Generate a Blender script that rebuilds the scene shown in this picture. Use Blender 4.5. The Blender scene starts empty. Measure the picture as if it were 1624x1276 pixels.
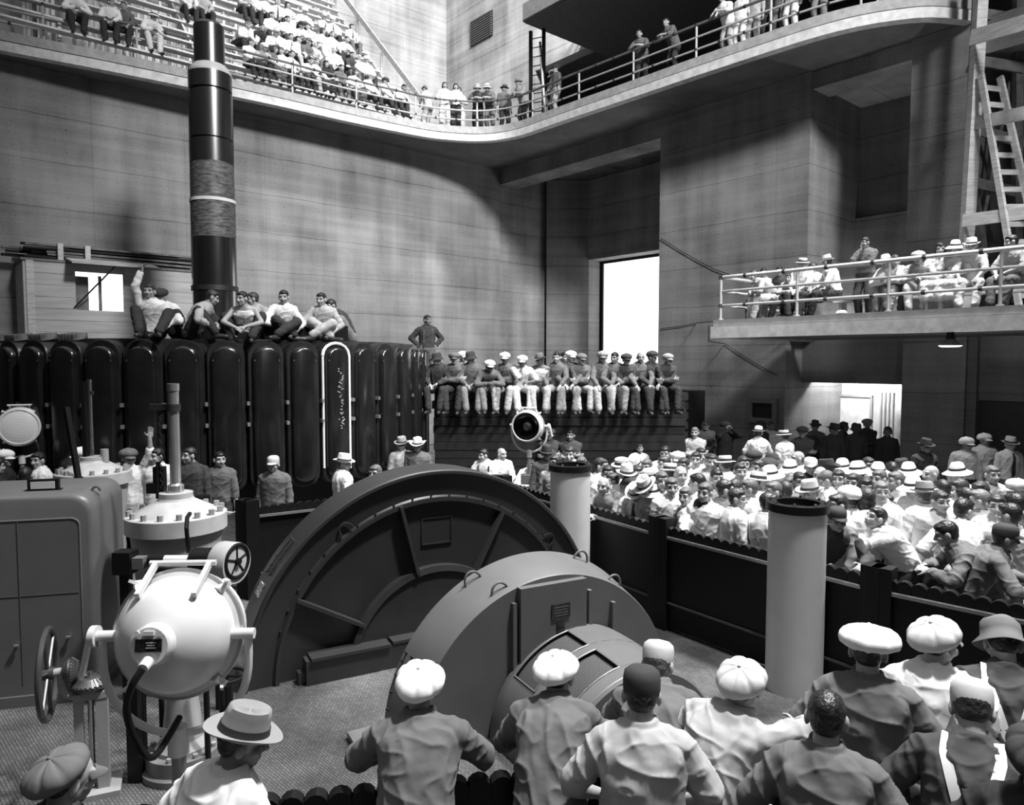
import bpy, bmesh, math, random
import numpy as np
from mathutils import Vector, Matrix, Euler

scene = bpy.context.scene
COL = scene.collection
R = math.radians

# ---------------------------------------------------------------- camera
F_PX, CX, CY, CAM_H, PITCH = 1140.0, 812.0, 638.0, 3.15, R(3.3)
cam_data = bpy.data.cameras.new('camera')
cam_data.sensor_width = 36.0
cam_data.lens = F_PX / 1624.0 * 36.0
cam_data.clip_end = 300
cam = bpy.data.objects.new('camera', cam_data)
cam.location = (0, 0, CAM_H)
cam.rotation_euler = (R(90) - PITCH, 0, 0)
COL.objects.link(cam)
scene.camera = cam

# ---------------------------------------------------------------- light and exposure
scene.view_settings.view_transform = 'Standard'
scene.view_settings.look = 'None'
scene.view_settings.gamma = 1.0
scene.view_settings.use_curve_mapping = False
scene.view_settings.exposure = 0.0

world = bpy.data.worlds.new('open_sky')
scene.world = world
world.use_nodes = True
wn, wl = world.node_tree.nodes, world.node_tree.links
wn.clear()
w_out = wn.new('ShaderNodeOutputWorld')
w_bg = wn.new('ShaderNodeBackground')
w_co = wn.new('ShaderNodeTexCoord')
w_sep = wn.new('ShaderNodeSeparateXYZ')
w_ramp = wn.new('ShaderNodeValToRGB')
w_ramp.color_ramp.elements[0].position = 0.10
w_ramp.color_ramp.elements[0].color = (0.004, 0.004, 0.004, 1)
w_ramp.color_ramp.elements[1].position = 0.97
w_ramp.color_ramp.elements[1].color = (1, 1, 1, 1)
_e = w_ramp.color_ramp.elements.new(0.55)
_e.color = (0.03, 0.03, 0.03, 1)
wl.new(w_co.outputs['Generated'], w_sep.inputs[0])
wl.new(w_sep.outputs['Z'], w_ramp.inputs[0])
wl.new(w_ramp.outputs[0], w_bg.inputs[0])
w_bg.inputs[1].default_value = 0.8
wl.new(w_bg.outputs[0], w_out.inputs[0])

# spot lamps added out of view to brighten wall, crowd, machines and upper corner
def added_spot(name, loc, aim, watts, cone, blend, size):
    d = bpy.data.lights.new(name, 'SPOT')
    d.energy, d.spot_size, d.spot_blend, d.shadow_soft_size = watts, R(cone), blend, size
    o = bpy.data.objects.new(name, d)
    o.location = loc
    o.rotation_euler = (Vector(aim) - Vector(loc)).to_track_quat('-Z', 'Y').to_euler()
    COL.objects.link(o)
added_spot('added_spot_wall', (11.3, -3.8, 20.4), (-2.4, 24.5, 6.6), 64000, 50, 1.0, 2.0)
added_spot('added_spot_crowd', (8.2, 10.5, 21), (4.8, 10.5, 1.0), 40000, 58, .8, 1.2)
added_spot('added_spot_front', (4.4, 4.3, 17.3), (-.2, 5.6, 1.0), 18500, 74, .8, .7)
added_spot('added_spot_upper', (3.0, 17.0, 25.5), (-4.5, 31, 14), 26000, 76, .8, 1.0)  # added spot standing in for window daylight on the upper corner

# ---------------------------------------------------------------- pixel helpers (used only to read positions off the photo)
def ray(x, y):
    a = (x - CX) / F_PX
    b = -(y - CY) / F_PX
    return Vector((a, math.cos(PITCH) + b * math.sin(PITCH), -math.sin(PITCH) + b * math.cos(PITCH)))

def at_y(x, y, Y):
    r = ray(x, y)
    return Vector((0, 0, CAM_H)) + r * (Y / r.y)

def at_z(x, y, z):
    r = ray(x, y)
    return Vector((0, 0, CAM_H)) + r * ((z - CAM_H) / r.z)

# ---------------------------------------------------------------- materials (the photograph is black and white)
MATS = {}
def grey(v):
    return (v, v, v, 1)

def mat(name, v, rough=.6, metal=0.0, noise=.12, nscale=6.0, bump=0.0, bscale=30.0, spec=.5, stretch=None, coat=0):
    if name in MATS:
        return MATS[name]
    m = bpy.data.materials.new(name)
    m.use_nodes = True
    nt = m.node_tree
    b = nt.nodes['Principled BSDF']
    b.inputs['Roughness'].default_value = rough
    b.inputs['Metallic'].default_value = metal
    b.inputs['Specular IOR Level'].default_value = spec
    if coat:
        b.inputs['Coat Weight'].default_value = coat
    co = nt.nodes.new('ShaderNodeTexCoord')
    src = co.outputs['Object']
    if stretch:
        mp = nt.nodes.new('ShaderNodeMapping')
        mp.inputs['Scale'].default_value = stretch
        nt.links.new(src, mp.inputs[0])
        src = mp.outputs[0]
    nz = nt.nodes.new('ShaderNodeTexNoise')
    nz.inputs['Scale'].default_value = nscale
    nz.inputs['Detail'].default_value = 5
    nt.links.new(src, nz.inputs['Vector'])
    mr = nt.nodes.new('ShaderNodeMapRange')
    mr.inputs[1].default_value = .3
    mr.inputs[2].default_value = .7
    mr.inputs[3].default_value = v * (1 - noise)
    mr.inputs[4].default_value = v * (1 + noise)
    nt.links.new(nz.outputs[0], mr.inputs[0])
    nt.links.new(mr.outputs[0], b.inputs['Base Color'])
    if bump:
        n2 = nt.nodes.new('ShaderNodeTexNoise')
        n2.inputs['Scale'].default_value = bscale
        n2.inputs['Detail'].default_value = 3
        nt.links.new(src, n2.inputs['Vector'])
        bp = nt.nodes.new('ShaderNodeBump')
        bp.inputs['Strength'].default_value = bump
        bp.inputs['Distance'].default_value = .02
        nt.links.new(n2.outputs[0], bp.inputs['Height'])
        nt.links.new(bp.outputs[0], b.inputs['Normal'])
    MATS[name] = m
    return m

def emit(name, v, strength):
    m = bpy.data.materials.new(name)
    m.use_nodes = True
    nt = m.node_tree
    nt.nodes.clear()
    o = nt.nodes.new('ShaderNodeOutputMaterial')
    e = nt.nodes.new('ShaderNodeEmission')
    e.inputs[0].default_value = grey(v)
    e.inputs[1].default_value = strength
    nt.links.new(e.outputs[0], o.inputs[0])
    MATS[name] = m
    return m

def concrete(name, v, lift=1.2, stain=.35):
    """Board-formed concrete: lift seams, faint board lines, panel joints, tie holes, streaks. X runs along the wall, Z up."""
    m = bpy.data.materials.new(name)
    m.use_nodes = True
    nt = m.node_tree
    N, L = nt.nodes, nt.links
    b = N['Principled BSDF']
    b.inputs['Roughness'].default_value = .85
    b.inputs['Specular IOR Level'].default_value = .25
    co = N.new('ShaderNodeTexCoord')
    sp = N.new('ShaderNodeSeparateXYZ')
    L.new(co.outputs['Object'], sp.inputs[0])
    def math_(op, a, bb=None, c=None):
        n = N.new('ShaderNodeMath')
        n.operation = op
        for i, x in enumerate((a, bb, c)):
            if x is None:
                continue
            if isinstance(x, (int, float)):
                n.inputs[i].default_value = x
            else:
                L.new(x, n.inputs[i])
        return n.outputs[0]
    def noise(scale, detail, sx=1, sy=1, sz=1):
        mp = N.new('ShaderNodeMapping')
        mp.inputs['Scale'].default_value = (sx, sy, sz)
        L.new(co.outputs['Object'], mp.inputs[0])
        n = N.new('ShaderNodeTexNoise')
        n.inputs['Scale'].default_value = scale
        n.inputs['Detail'].default_value = detail
        L.new(mp.outputs[0], n.inputs['Vector'])
        return n.outputs[0]
    wob = noise(.9, 3)
    zz = math_('ADD', sp.outputs['Z'], math_('MULTIPLY', math_('SUBTRACT', wob, .5), .12))
    def lines(coord, period, width):
        f = math_('FRACT', math_('DIVIDE', coord, period))
        d = math_('ABSOLUTE', math_('SUBTRACT', f, .5))
        return math_('GREATER_THAN', d, .5 - width / period)
    seam = math_('MULTIPLY', lines(zz, lift, .012), .34)
    board = math_('MULTIPLY', lines(sp.outputs['Z'], .2, .006), .13)
    joint = math_('MULTIPLY', lines(sp.outputs['X'], 2.4, .012), .16)
    # tie holes
    fx = math_('SUBTRACT', math_('FRACT', math_('DIVIDE', sp.outputs['X'], 1.2)), .5)
    fz = math_('SUBTRACT', math_('FRACT', math_('DIVIDE', sp.outputs['Z'], .6)), .5)
    rr = math_('ADD', math_('POWER', math_('MULTIPLY', fx, 1.2), 2), math_('POWER', math_('MULTIPLY', fz, .6), 2))
    holes = math_('MULTIPLY', math_('LESS_THAN', rr, .0006), .28)
    blot = noise(.55, 6, 1, 1, .8)
    streak = noise(1.1, 4, 1.6, 1.6, .22)
    bands = noise(1.3, 4, .12, .12, 2.6)
    fine = noise(22, 4)
    tone = math_('ADD', math_('MULTIPLY', math_('SUBTRACT', blot, .5), stain * 2.2),
                 math_('ADD', math_('MULTIPLY', math_('SUBTRACT', streak, .5), stain * 1.5),
                       math_('ADD', math_('MULTIPLY', math_('SUBTRACT', bands, .5), stain * 1.3), math_('MULTIPLY', math_('SUBTRACT', fine, .5), stain * .9))))
    dark = math_('ADD', math_('ADD', seam, board), math_('ADD', joint, holes))
    val = math_('MULTIPLY', math_('MAXIMUM', math_('SUBTRACT', math_('ADD', 1.0, tone), dark), .15), v)
    L.new(val, b.inputs['Base Color'])
    bp = N.new('ShaderNodeBump')
    bp.inputs['Strength'].default_value = .35
    bp.inputs['Distance'].default_value = .02
    L.new(math_('SUBTRACT', math_('MULTIPLY', fine, .4), dark), bp.inputs['Height'])
    L.new(bp.outputs[0], b.inputs['Normal'])
    MATS[name] = m
    return m

# ---------------------------------------------------------------- mesh collector
class MB:
    def __init__(self):
        self.v, self.f = [], []
    def add(self, vs, fs):
        o = len(self.v)
        self.v += [tuple(p) for p in vs]
        self.f += [tuple(i + o for i in q) for q in fs]
        return self
    def box(self, c, s, rot=None):
        c = Vector(c)
        hx, hy, hz = s[0] / 2, s[1] / 2, s[2] / 2
        vs = []
        for dx, dy, dz in ((-1,-1,-1),(1,-1,-1),(1,1,-1),(-1,1,-1),(-1,-1,1),(1,-1,1),(1,1,1),(-1,1,1)):
            p = Vector((dx*hx, dy*hy, dz*hz))
            if rot is not None:
                p = rot @ p
            vs.append(c + p)
        return self.add(vs, [(0,3,2,1),(4,5,6,7),(0,1,5,4),(1,2,6,5),(2,3,7,6),(3,0,4,7)])
    def beam(self, p0, p1, w, h, up=(0,0,1)):
        """box running from p0 to p1, w across, h along up"""
        p0, p1 = Vector(p0), Vector(p1)
        d = p1 - p0
        y = d.normalized()
        up = Vector(up)
        if abs(y.dot(up)) > .98:
            up = Vector((0, 1, 0))
        x = y.cross(up).normalized()
        z = x.cross(y)
        rot = Matrix((x, y, z)).transposed()
        return self.box((p0 + p1) / 2, (w, d.length, h), rot)
    def loft(self, rings, closed=True, caps=True):
        """rings: list of equally long point lists"""
        n = len(rings[0])
        vs = [p for r in rings for p in r]
        fs = []
        m = n if closed else n - 1
        for i in range(len(rings) - 1):
            for j in range(m):
                k = (j + 1) % n
                fs.append((i*n+j, i*n+k, (i+1)*n+k, (i+1)*n+j))
        if caps:
            fs.append(tuple(reversed(range(n))))
            fs.append(tuple(range((len(rings)-1)*n, len(rings)*n)))
        return self.add(vs, fs)
    def cyl(self, p0, p1, r0, r1=None, seg=20, caps=True):
        r1 = r0 if r1 is None else r1
        p0, p1 = Vector(p0), Vector(p1)
        a = (p1 - p0).normalized()
        t = Vector((0, 0, 1)) if abs(a.z) < .9 else Vector((1, 0, 0))
        x = a.cross(t).normalized()
        y = a.cross(x)
        rings = [[p + (x*math.cos(2*math.pi*i/seg) + y*math.sin(2*math.pi*i/seg))*r for i in range(seg)] for p, r in ((p0, r0), (p1, r1))]
        rings = [list(reversed(r)) for r in rings]
        return self.loft(rings, True, caps)
    def tube(self, path, r, seg=10, closed=False):
        pts = [Vector(p) for p in path]
        n = len(pts)
        rings = []
        x = None
        for i, p in enumerate(pts):
            if closed:
                d = pts[(i+1) % n] - pts[i-1]
            else:
                d = pts[min(i+1, n-1)] - pts[max(i-1, 0)]
            d.normalize()
            if x is None:
                t = Vector((0,0,1)) if abs(d.z) < .9 else Vector((1,0,0))
                x = d.cross(t).normalized()
            else:
                x = (x - d * x.dot(d)).normalized()
            y = d.cross(x)
            rr = r[i] if isinstance(r, (list, tuple)) else r
            rings.append([p + (x*math.cos(2*math.pi*k/seg) + y*math.sin(2*math.pi*k/seg))*rr for k in range(seg)])
        if closed:
            rings.append(rings[0])
        return self.loft(rings, True, not closed)
    def lathe(self, prof, M=None, seg=32, a0=0, a1=2*math.pi, caps=False):
        """prof: (radius, height) pairs turned about local Z"""
        full = abs(a1 - a0 - 2*math.pi) < 1e-6
        n = seg if full else seg + 1
        rings = []
        for r, z in prof:
            ring = []
            for i in range(n):
                t = a0 + (a1 - a0) * i / seg
                p = Vector((r*math.cos(t), r*math.sin(t), z))
                ring.append(M @ p if M is not None else p)
            rings.append(ring)
        return self.loft(rings, full, caps)
    def sphere(self, c, r, rot=None, seg=16, rings=10):
        if isinstance(r, (int, float)):
            r = (r, r, r)
        c = Vector(c)
        vs, fs = [], []
        def T(p):
            p = Vector((p[0]*r[0], p[1]*r[1], p[2]*r[2]))
            return c + (rot @ p if rot is not None else p)
        vs.append(T((0, 0, 1)))
        for i in range(1, rings):
            a = math.pi * i / rings
            for j in range(seg):
                t = 2*math.pi*j/seg
                vs.append(T((math.sin(a)*math.cos(t), math.sin(a)*math.sin(t), math.cos(a))))
        vs.append(T((0, 0, -1)))
        for j in range(seg):
            fs.append((0, 1+j, 1+(j+1) % seg))
        for i in range(rings-2):
            for j in range(seg):
                k = (j+1) % seg
                fs.append((1+i*seg+j, 1+(i+1)*seg+j, 1+(i+1)*seg+k, 1+i*seg+k))
        e = len(vs)-1
        o = 1+(rings-2)*seg
        for j in range(seg):
            fs.append((e, o+(j+1) % seg, o+j))
        return self.add(vs, fs)
    def capsule(self, p0, r0, p1, r1, seg=12):
        p0, p1 = Vector(p0), Vector(p1)
        d = p1 - p0
        L = d.length
        if L < 1e-5:
            return self.sphere(p0, max(r0, r1), seg=seg)
        a = d / L
        t = Vector((0,0,1)) if abs(a.z) < .9 else Vector((1,0,0))
        x = a.cross(t).normalized()
        y = a.cross(x)
        rings = []
        prof = [(-math.cos(k)*r0, math.sin(k)*r0) for k in (.3, .8, 1.2, 1.57)] + [(L+math.sin(k)*r1, math.cos(k)*r1) for k in (0, .4, .8, 1.27)]
        for h, rr in prof:
            rings.append([p0 + a*h + (x*math.cos(2*math.pi*k/seg) + y*math.sin(2*math.pi*k/seg))*rr for k in range(seg)])
        return self.loft(rings)
    def prism(self, poly, z0, z1):
        n = len(poly)
        vs = [(p[0], p[1], z0) for p in poly] + [(p[0], p[1], z1) for p in poly]
        fs = [tuple(reversed(range(n))), tuple(range(n, 2*n))] + [(i, (i+1) % n, n+(i+1) % n, n+i) for i in range(n)]
        return self.add(vs, fs)
    def mesh(self, name, m=None, smooth=35):
        me = bpy.data.meshes.new(name)
        me.from_pydata(self.v, [], self.f)
        if m is not None:
            me.materials.append(m)
        bm = bmesh.new()
        bm.from_mesh(me)
        bmesh.ops.remove_doubles(bm, verts=bm.verts, dist=1e-5)
        bmesh.ops.recalc_face_normals(bm, faces=bm.faces)
        bm.to_mesh(me)
        bm.free()
        if smooth:
            me.polygons.foreach_set('use_smooth', [True]*len(me.polygons))
            me.set_sharp_from_angle(angle=R(smooth))
        me.update()
        return me
    def build(self, name, m, parent=None, smooth=35, M=None):
        o = bpy.data.objects.new(name, self.mesh(name, m, smooth))
        COL.objects.link(o)
        if parent is not None:
            o.parent = parent
        if M is not None:
            o.matrix_local = M
        return o

def tag(o, label=None, cat=None, group=None, kind=None):
    if label: o['label'] = label
    if cat: o['category'] = cat
    if group: o['group'] = group
    if kind: o['kind'] = kind
    return o

def empty(name, loc, rz=0.0):
    o = bpy.data.objects.new(name, None)
    o.location = loc
    o.rotation_euler = (0, 0, rz)
    o.empty_display_size = .2
    COL.objects.link(o)
    return o

def child(src, parent):
    c = src.copy()
    COL.objects.link(c)
    c.parent = parent
    return c

def copy_tree(o, parent=None):
    c = o.copy()
    COL.objects.link(c)
    c.parent = parent
    for ch in list(o.children):
        copy_tree(ch, c)
    return c

def frame_z(z, x=None):
    """rotation whose local Z is the given direction"""
    z = Vector(z).normalized()
    x = Vector(x) if x is not None else (Vector((0,0,1)) if abs(z.z) < .9 else Vector((1,0,0)))
    x = (x - z * x.dot(z)).normalized()
    y = z.cross(x)
    return Matrix((x, y, z)).transposed()

def TM(rot, loc):
    m = rot.to_4x4() if len(rot) == 3 else rot.copy()
    m.translation = loc
    return m

# common materials
CONC = concrete('board_formed_concrete', .22, stain=.62)
CONC_D = concrete('smooth_concrete', .16, lift=2.4, stain=.4)
M_RAIL = mat('pipe_rail_paint', .42, .5)
M_TIE = mat('dark_binding', .03, .8)
M_WOOD = mat('raw_pine', .5, .7, noise=.25, nscale=3, stretch=(1, 1, 8))
M_WOODD = mat('weathered_lumber', .16, .8, noise=.4, nscale=4)
M_PAINTW = mat('white_painted_plank', .7, .6, noise=.15)
M_BLACK = mat('black_enamel', .007, .45, spec=.2)
M_BLACKM = mat('black_matt', .008, .8)
M_IRON = mat('dark_iron', .05, .5, metal=.6)
M_STEEL = mat('polished_steel', .55, .25, metal=1.0)
M_ALU = mat('aluminium_paint', .62, .38, noise=.06)
M_GREYP = mat('light_grey_machine_paint', .30, .45, noise=.06)
M_DRUM = mat('mid_grey_machine_paint', .105, .42, noise=.08, nscale=3)
M_DARKP = mat('dark_green_machine_paint', .030, .34, noise=.1, nscale=3)
M_CABP = mat('cabinet_paint', .10, .42, noise=.08, nscale=3)
M_WHITEP = mat('white_cylinder_paint', .50, .45, noise=.04)
# ================================================================ THE ROOM
CL = Vector((-.49, 29.3, 0))                    # where the two main wall planes meet
aL = math.atan2(.648, .761)
aR = math.atan2(-.76, .649)
ML = Matrix.Translation(CL) @ Matrix.Rotation(aL, 4, 'Z')   # local X along the long wall (towards the corner), Y into the wall
MR = Matrix.Translation(CL) @ Matrix.Rotation(aR, 4, 'Z')   # local X along the other wall (away from the corner), Y into the wall
DL, DR = Vector((.761, .648, 0)), Vector((.649, -.76, 0))
NL, NR = Vector((-.648, .761, 0)), Vector((.76, .649, 0))

def wall(name, M, boxes, m=CONC, label=None, cat=None):
    mb = MB()
    for x0, x1, y0, y1, z0, z1 in boxes:
        mb.box(((x0+x1)/2, (y0+y1)/2, (z0+z1)/2), (x1-x0, y1-y0, z1-z0))
    o = mb.build(name, m, smooth=0)
    o.matrix_world = M
    o['kind'] = 'structure'
    if label: tag(o, label, cat)
    return o

# floor of tread plate and concrete
fm = mat('tread_plate_floor', .13, .5, noise=.0)
nt = fm.node_tree
_b = nt.nodes['Principled BSDF']
_co = nt.nodes.new('ShaderNodeTexCoord')
_mp = nt.nodes.new('ShaderNodeMapping'); _mp.inputs['Rotation'].default_value = (0, 0, R(45))
_w1 = nt.nodes.new('ShaderNodeTexBrick')      # raised dashes of the tread plate
_w1.inputs['Scale'].default_value = 11; _w1.inputs['Mortar Size'].default_value = .035; _w1.offset = .5
_w1.inputs['Brick Width'].default_value = .5; _w1.inputs['Row Height'].default_value = .25
_w1.inputs['Color1'].default_value = grey(.075); _w1.inputs['Color2'].default_value = grey(.115); _w1.inputs['Mortar'].default_value = grey(.045)
_nz = nt.nodes.new('ShaderNodeTexNoise'); _nz.inputs['Scale'].default_value = .8; _nz.inputs['Detail'].default_value = 7
_mr = nt.nodes.new('ShaderNodeMapRange'); _mr.inputs[1].default_value = .35; _mr.inputs[2].default_value = .68; _mr.inputs[3].default_value = .4; _mr.inputs[4].default_value = 1.8
_mx = nt.nodes.new('ShaderNodeMix'); _mx.data_type = 'RGBA'; _mx.blend_type = 'MULTIPLY'; _mx.inputs[0].default_value = 1.0
_bp = nt.nodes.new('ShaderNodeBump'); _bp.inputs['Strength'].default_value = .8; _bp.inputs['Distance'].default_value = .006
L_ = nt.links
L_.new(_co.outputs['Object'], _mp.inputs[0]); L_.new(_mp.outputs[0], _w1.inputs[0]); L_.new(_co.outputs['Object'], _nz.inputs[0]); L_.new(_nz.outputs[0], _mr.inputs[0])
L_.new(_w1.outputs['Color'], _mx.inputs[6]); L_.new(_mr.outputs[0], _mx.inputs[7]); L_.new(_mx.outputs[2], _b.inputs['Base Color'])
L_.new(_w1.outputs['Fac'], _bp.inputs['Height']); L_.new(_bp.outputs[0], _b.inputs['Normal'])
mb = MB().box((0, 16, -.15), (60, 60, .3))
floor = mb.build('floor', fm, smooth=0)
floor['kind'] = 'structure'
apron = MB().prism([(1.2, 10.0), (5.5, 5.0), (12, 4.0), (14, 14), (3, 30), (-8, 24), (-8, 12)], 0, .02).build('floor_concrete', CONC_D, smooth=0)
apron['kind'] = 'structure'

# lower walls
wall('wall_left', ML, [(-34, 0, 0, .9, 0, 10.8), (0, 3.3, .25, .9, 0, 10.8)])
ledge = wall('trim_1', ML, [(-30, -9.6, -1.75, 0, 0, 3.0)], CONC_D)
# far corner: chamfer, window reveal, window wall in the recess
c0, c1, c2 = Vector((1.47, 30.97, 0)), Vector((3.26, 30.97, 0)), Vector((3.80, 31.43, 0))
def wall_between(name, a, b, z0, z1, th=.5, m=CONC):
    d = (b - a)
    mb = MB().box((d.length/2, th/2, (z0+z1)/2), (d.length, th, z1-z0))
    o = mb.build(name, m, smooth=0)
    o.matrix_world = Matrix.Translation(a) @ Matrix.Rotation(math.atan2(d.y, d.x), 4, 'Z')
    o['kind'] = 'structure'
    return o
wall_between('wall_corner', c0, c1 + Vector((.02, 0, 0)), 0, 10.8)
wall_between('wall_reveal', c1, c2, 0, 7.45)
c3 = c2 + DR * 9
wall_between('wall_lintel', c1 - DR*.01, c1 + DR * 9.4, 7.45, 10.8, .9)
wall_between('wall_sill', c2, c3, 0, 1.2)
pane = wall_between('window_1', c2 + NR*.15, c3 + NR*.15, 1.2, 7.45, .05, emit('bright_daylight_pane', 1.0, 2.2))
fr = MB()
for s in (0.06, 8.9):
    fr.box((s, -.03, 4.3), (.12, .12, 6.3))
fr.box((4.5, -.03, 7.4), (9, .14, .12))
fo = fr.build('window_frame', M_BLACKM, pane, 0)

# right side: pier, recesses, pillars, beams
wall('wall_right_pier', MR, [(8.0, 12.94, 0, 4.2, 3.9, 10.8), (8.0, 12.39, 0, 4.2, 0, 3.9)])
wall('wall_right_beam', MR, [(-.2, 8.0, 0, 1.0, 10.2, 10.8), (12.94, 15.43, .1, 1.0, 10.35, 10.8), (16.8, 26, .1, 1.0, 10.0, 10.8)])
wall('wall_right_pillar', MR, [(15.43, 16.8, 0, 3.4, 0, 10.8)])
wall('wall_right_recess', MR, [(12.9, 15.5, 2.96, 3.5, 3.9, 10.8), (12.9, 15.5, 2.75, 3.0, 5.6, 7.3), (12.9, 15.5, .9, 3.4, 10.5, 10.8)])
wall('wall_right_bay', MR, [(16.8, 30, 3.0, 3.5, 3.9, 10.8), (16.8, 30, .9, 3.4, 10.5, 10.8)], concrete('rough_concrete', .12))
# under the balcony
wall('wall_right_lower_beam', MR, [(12.39, 15.43, .9, 1.5, 2.55, 3.9)], CONC_D)
wall('wall_right_lower', MR, [(16.8, 28, .25, .8, 2.25, 3.9), (16.8, 17.0, .1, .8, 0, 3.9)], CONC_D)
door = MB().box((19.5, .42, 1.12), (5.0, .1, 2.25)).build('door_1', mat('dark_door', .022, .6), smooth=0)
door.matrix_world = MR; door['kind'] = 'structure'
back = wall('wall_back_room', MR, [(11.0, 15.6, 3.4, 3.6, 0, 3.9)], mat('white_plaster', .62, .8))
d2 = MB().box((12.8, 3.36, 1.03), (.95, .06, 2.06)).build('door_2', mat('white_door', .8, .6), smooth=0)
d2.matrix_world = MR; d2['kind'] = 'structure'
df = MB()
for x in (12.29, 13.31): df.box((x, 3.34, 1.05), (.07, .1, 2.1))
df.box((12.8, 3.34, 2.1), (1.09, .1, .07))
df.build('door_frame', mat('door_trim', .35, .6), d2, 0)
MB().cyl((13.15, 3.3, 1.0), (13.15, 3.22, 1.0), .03).build('door_knob', M_STEEL, d2)

# upper walls
C2 = Vector((-3.13, 35.2, 0))
ML2 = Matrix.Translation(C2) @ Matrix.Rotation(aL, 4, 'Z')
MR2 = Matrix.Translation(C2) @ Matrix.Rotation(aR, 4, 'Z')
CONC_U = concrete('upper_concrete', .42, stain=.7)
wall('wall_left_upper', ML2, [(-40, 0, 0, .5, 10.8, 24)], CONC_U)
wall('wall_right_upper', MR2, [(0, 6.3, 0, .5, 10.8, 24), (6.3, 34, 0, .5, 15.1, 24)], CONC_U)
# recess added behind the far gallery, deep and dark to deepen its shade
wall('wall_right_shade_recess', MR2, [(6.3, 34, 6.0, 6.4, 10.8, 15.6), (6.0, 6.3, .5, 6.4, 10.8, 15.6), (6.0, 34, .5, 6.4, 15.2, 15.6), (6.0, 34, -.2, 6.4, 10.82, 11.12)], concrete('bay_concrete', .12))
vent = empty('wall_vent', MR2 @ Vector((2.75, 0, 18.0)), aR)
tag(vent, 'dark louvred vent set high in the bright corner wall', 'vent')
mb = MB().box((0, -.03, 0), (1.55, .06, 1.1)); mb.build('backing', M_IRON, vent, 0)
mb = MB()
for i in range(11): mb.box((0, -.08, -.5+i*.1), (1.5, .05, .04), Matrix.Rotation(R(35), 3, 'X'))
mb.build('louvre', mat('vent_grey', .22, .6), vent, 0)

# ---------------------------------------------------------------- the long curved gallery
edge_ctrl = [(-20.5, 12.6), (-16.5, 15.35), (-12.6, 18.05), (-10.6, 19.35), (-8.75, 20.65), (-7.1, 21.85), (-5.28, 23.3), (-3.9, 24.3), (-2.9, 24.95), (-2.1, 25.25),
             (-1.3, 25.38), (-.5, 25.25), (.3, 24.75), (1.0, 24.0), (1.8, 23.1), (3.44, 21.32), (4.87, 19.75), (6.34, 18.19), (7.2, 17.35), (7.9, 16.85), (8.6, 16.55), (9.3, 16.42), (10.3, 16.6)]
def resample(pts, step):
    P = [Vector((p[0], p[1], 0)) for p in pts]
    # Catmull-Rom
    out = []
    for i in range(len(P)-1):
        p0, p1, p2, p3 = P[max(i-1, 0)], P[i], P[i+1], P[min(i+2, len(P)-1)]
        n = max(2, int((p2-p1).length / .12))
        for k in range(n):
            t = k/n
            out.append(.5*((2*p1)+(-p0+p2)*t+(2*p0-5*p1+4*p2-p3)*t*t+(-p0+3*p1-3*p2+p3)*t**3))
    out.append(P[-1])
    d = [0]
    for a, b in zip(out, out[1:]): d.append(d[-1]+(b-a).length)
    n = int(d[-1]/step)
    res = []
    j = 0
    for i in range(n+1):
        s = d[-1]*i/n
        while j < len(d)-2 and d[j+1] < s: j += 1
        t = (s-d[j])/max(d[j+1]-d[j], 1e-9)
        res.append(out[j].lerp(out[j+1], min(t, 1)))
    return res
EDGE = resample(edge_ctrl, .35)
DECK = 11.13
poly = [(p.x, p.y) for p in EDGE] + [tuple((C2 + DR*22)[:2]), tuple(C2[:2]), tuple((C2 - DL*26)[:2])]
slab = MB().prism(poly, 10.8, DECK).build('gallery_floor', CONC_D, smooth=30)
slab['kind'] = 'structure'
def offset_path(path, d):
    out = []
    for i, p in enumerate(path):
        t = (path[min(i+1, len(path)-1)] - path[max(i-1, 0)]).normalized()
        out.append(p + Vector((t.y, -t.x, 0)) * d)      # towards the hall
    return out
def strip(name, path, d0, d1, z0, z1, m, parent=None):
    a, b = offset_path(path, d0), offset_path(path, d1)
    rings = [[(p.x, p.y, z0), (q.x, q.y, z0), (q.x, q.y, z1), (p.x, p.y, z1)] for p, q in zip(a, b)]
    return MB().loft(rings).build(name, m, parent, smooth=30)
t1 = strip('trim_2', EDGE, -.15, .10, 10.72, 10.95, mat('light_concrete_band', .55, .8, noise=.2))
t1['kind'] = 'structure'
t2 = strip('trim_3', EDGE, -.15, .06, 10.99, 11.22, mat('gallery_curb', .33, .7, noise=.2))
t2['kind'] = 'structure'

def railing(name, path, z, heights, post_h, step, label, cat, parent_m=M_RAIL, top_m=None, r=.028, tie=True, skip=0):
    root = empty(name, (path[0].x, path[0].y, z))
    tag(root, label, cat)
    inv = Matrix.Translation(-root.location)
    d = 0
    last = -1e9
    for i, p in enumerate(path):
        if i: d += (path[i]-path[i-1]).length
        if d - last >= step - 1e-6 or i == len(path)-1:
            last = d
            q = p - root.location; q.z = 0
            MB().cyl(q, q + Vector((0,0,post_h)), r*1.05, seg=10).cyl(q, q+Vector((0,0,.03)), r*2.2, seg=10).build('post', parent_m, root)
    for k, h in enumerate(heights):
        pts = [Vector((p.x-root.location.x, p.y-root.location.y, h)) for p in path]
        MB().tube(pts, r*(1.35 if k == len(heights)-1 else 1.0), 8).build('rail', top_m if (top_m and k == len(heights)-1) else parent_m, root)
    if tie:
        acc = 0
        for i in range(1, len(path)):
            acc += (path[i]-path[i-1]).length
            if acc > .62:
                acc = 0
                for k, h in enumerate(heights):
                    if k == 1: continue
                    q = path[i]-root.location; q.z = h
                    t = (path[i]-path[i-1]).normalized()
                    MB().cyl(q-t*.03, q+t*.03, r*(1.8 if k else 1.6), seg=8).build('binding', M_TIE, root)
    return root
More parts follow.
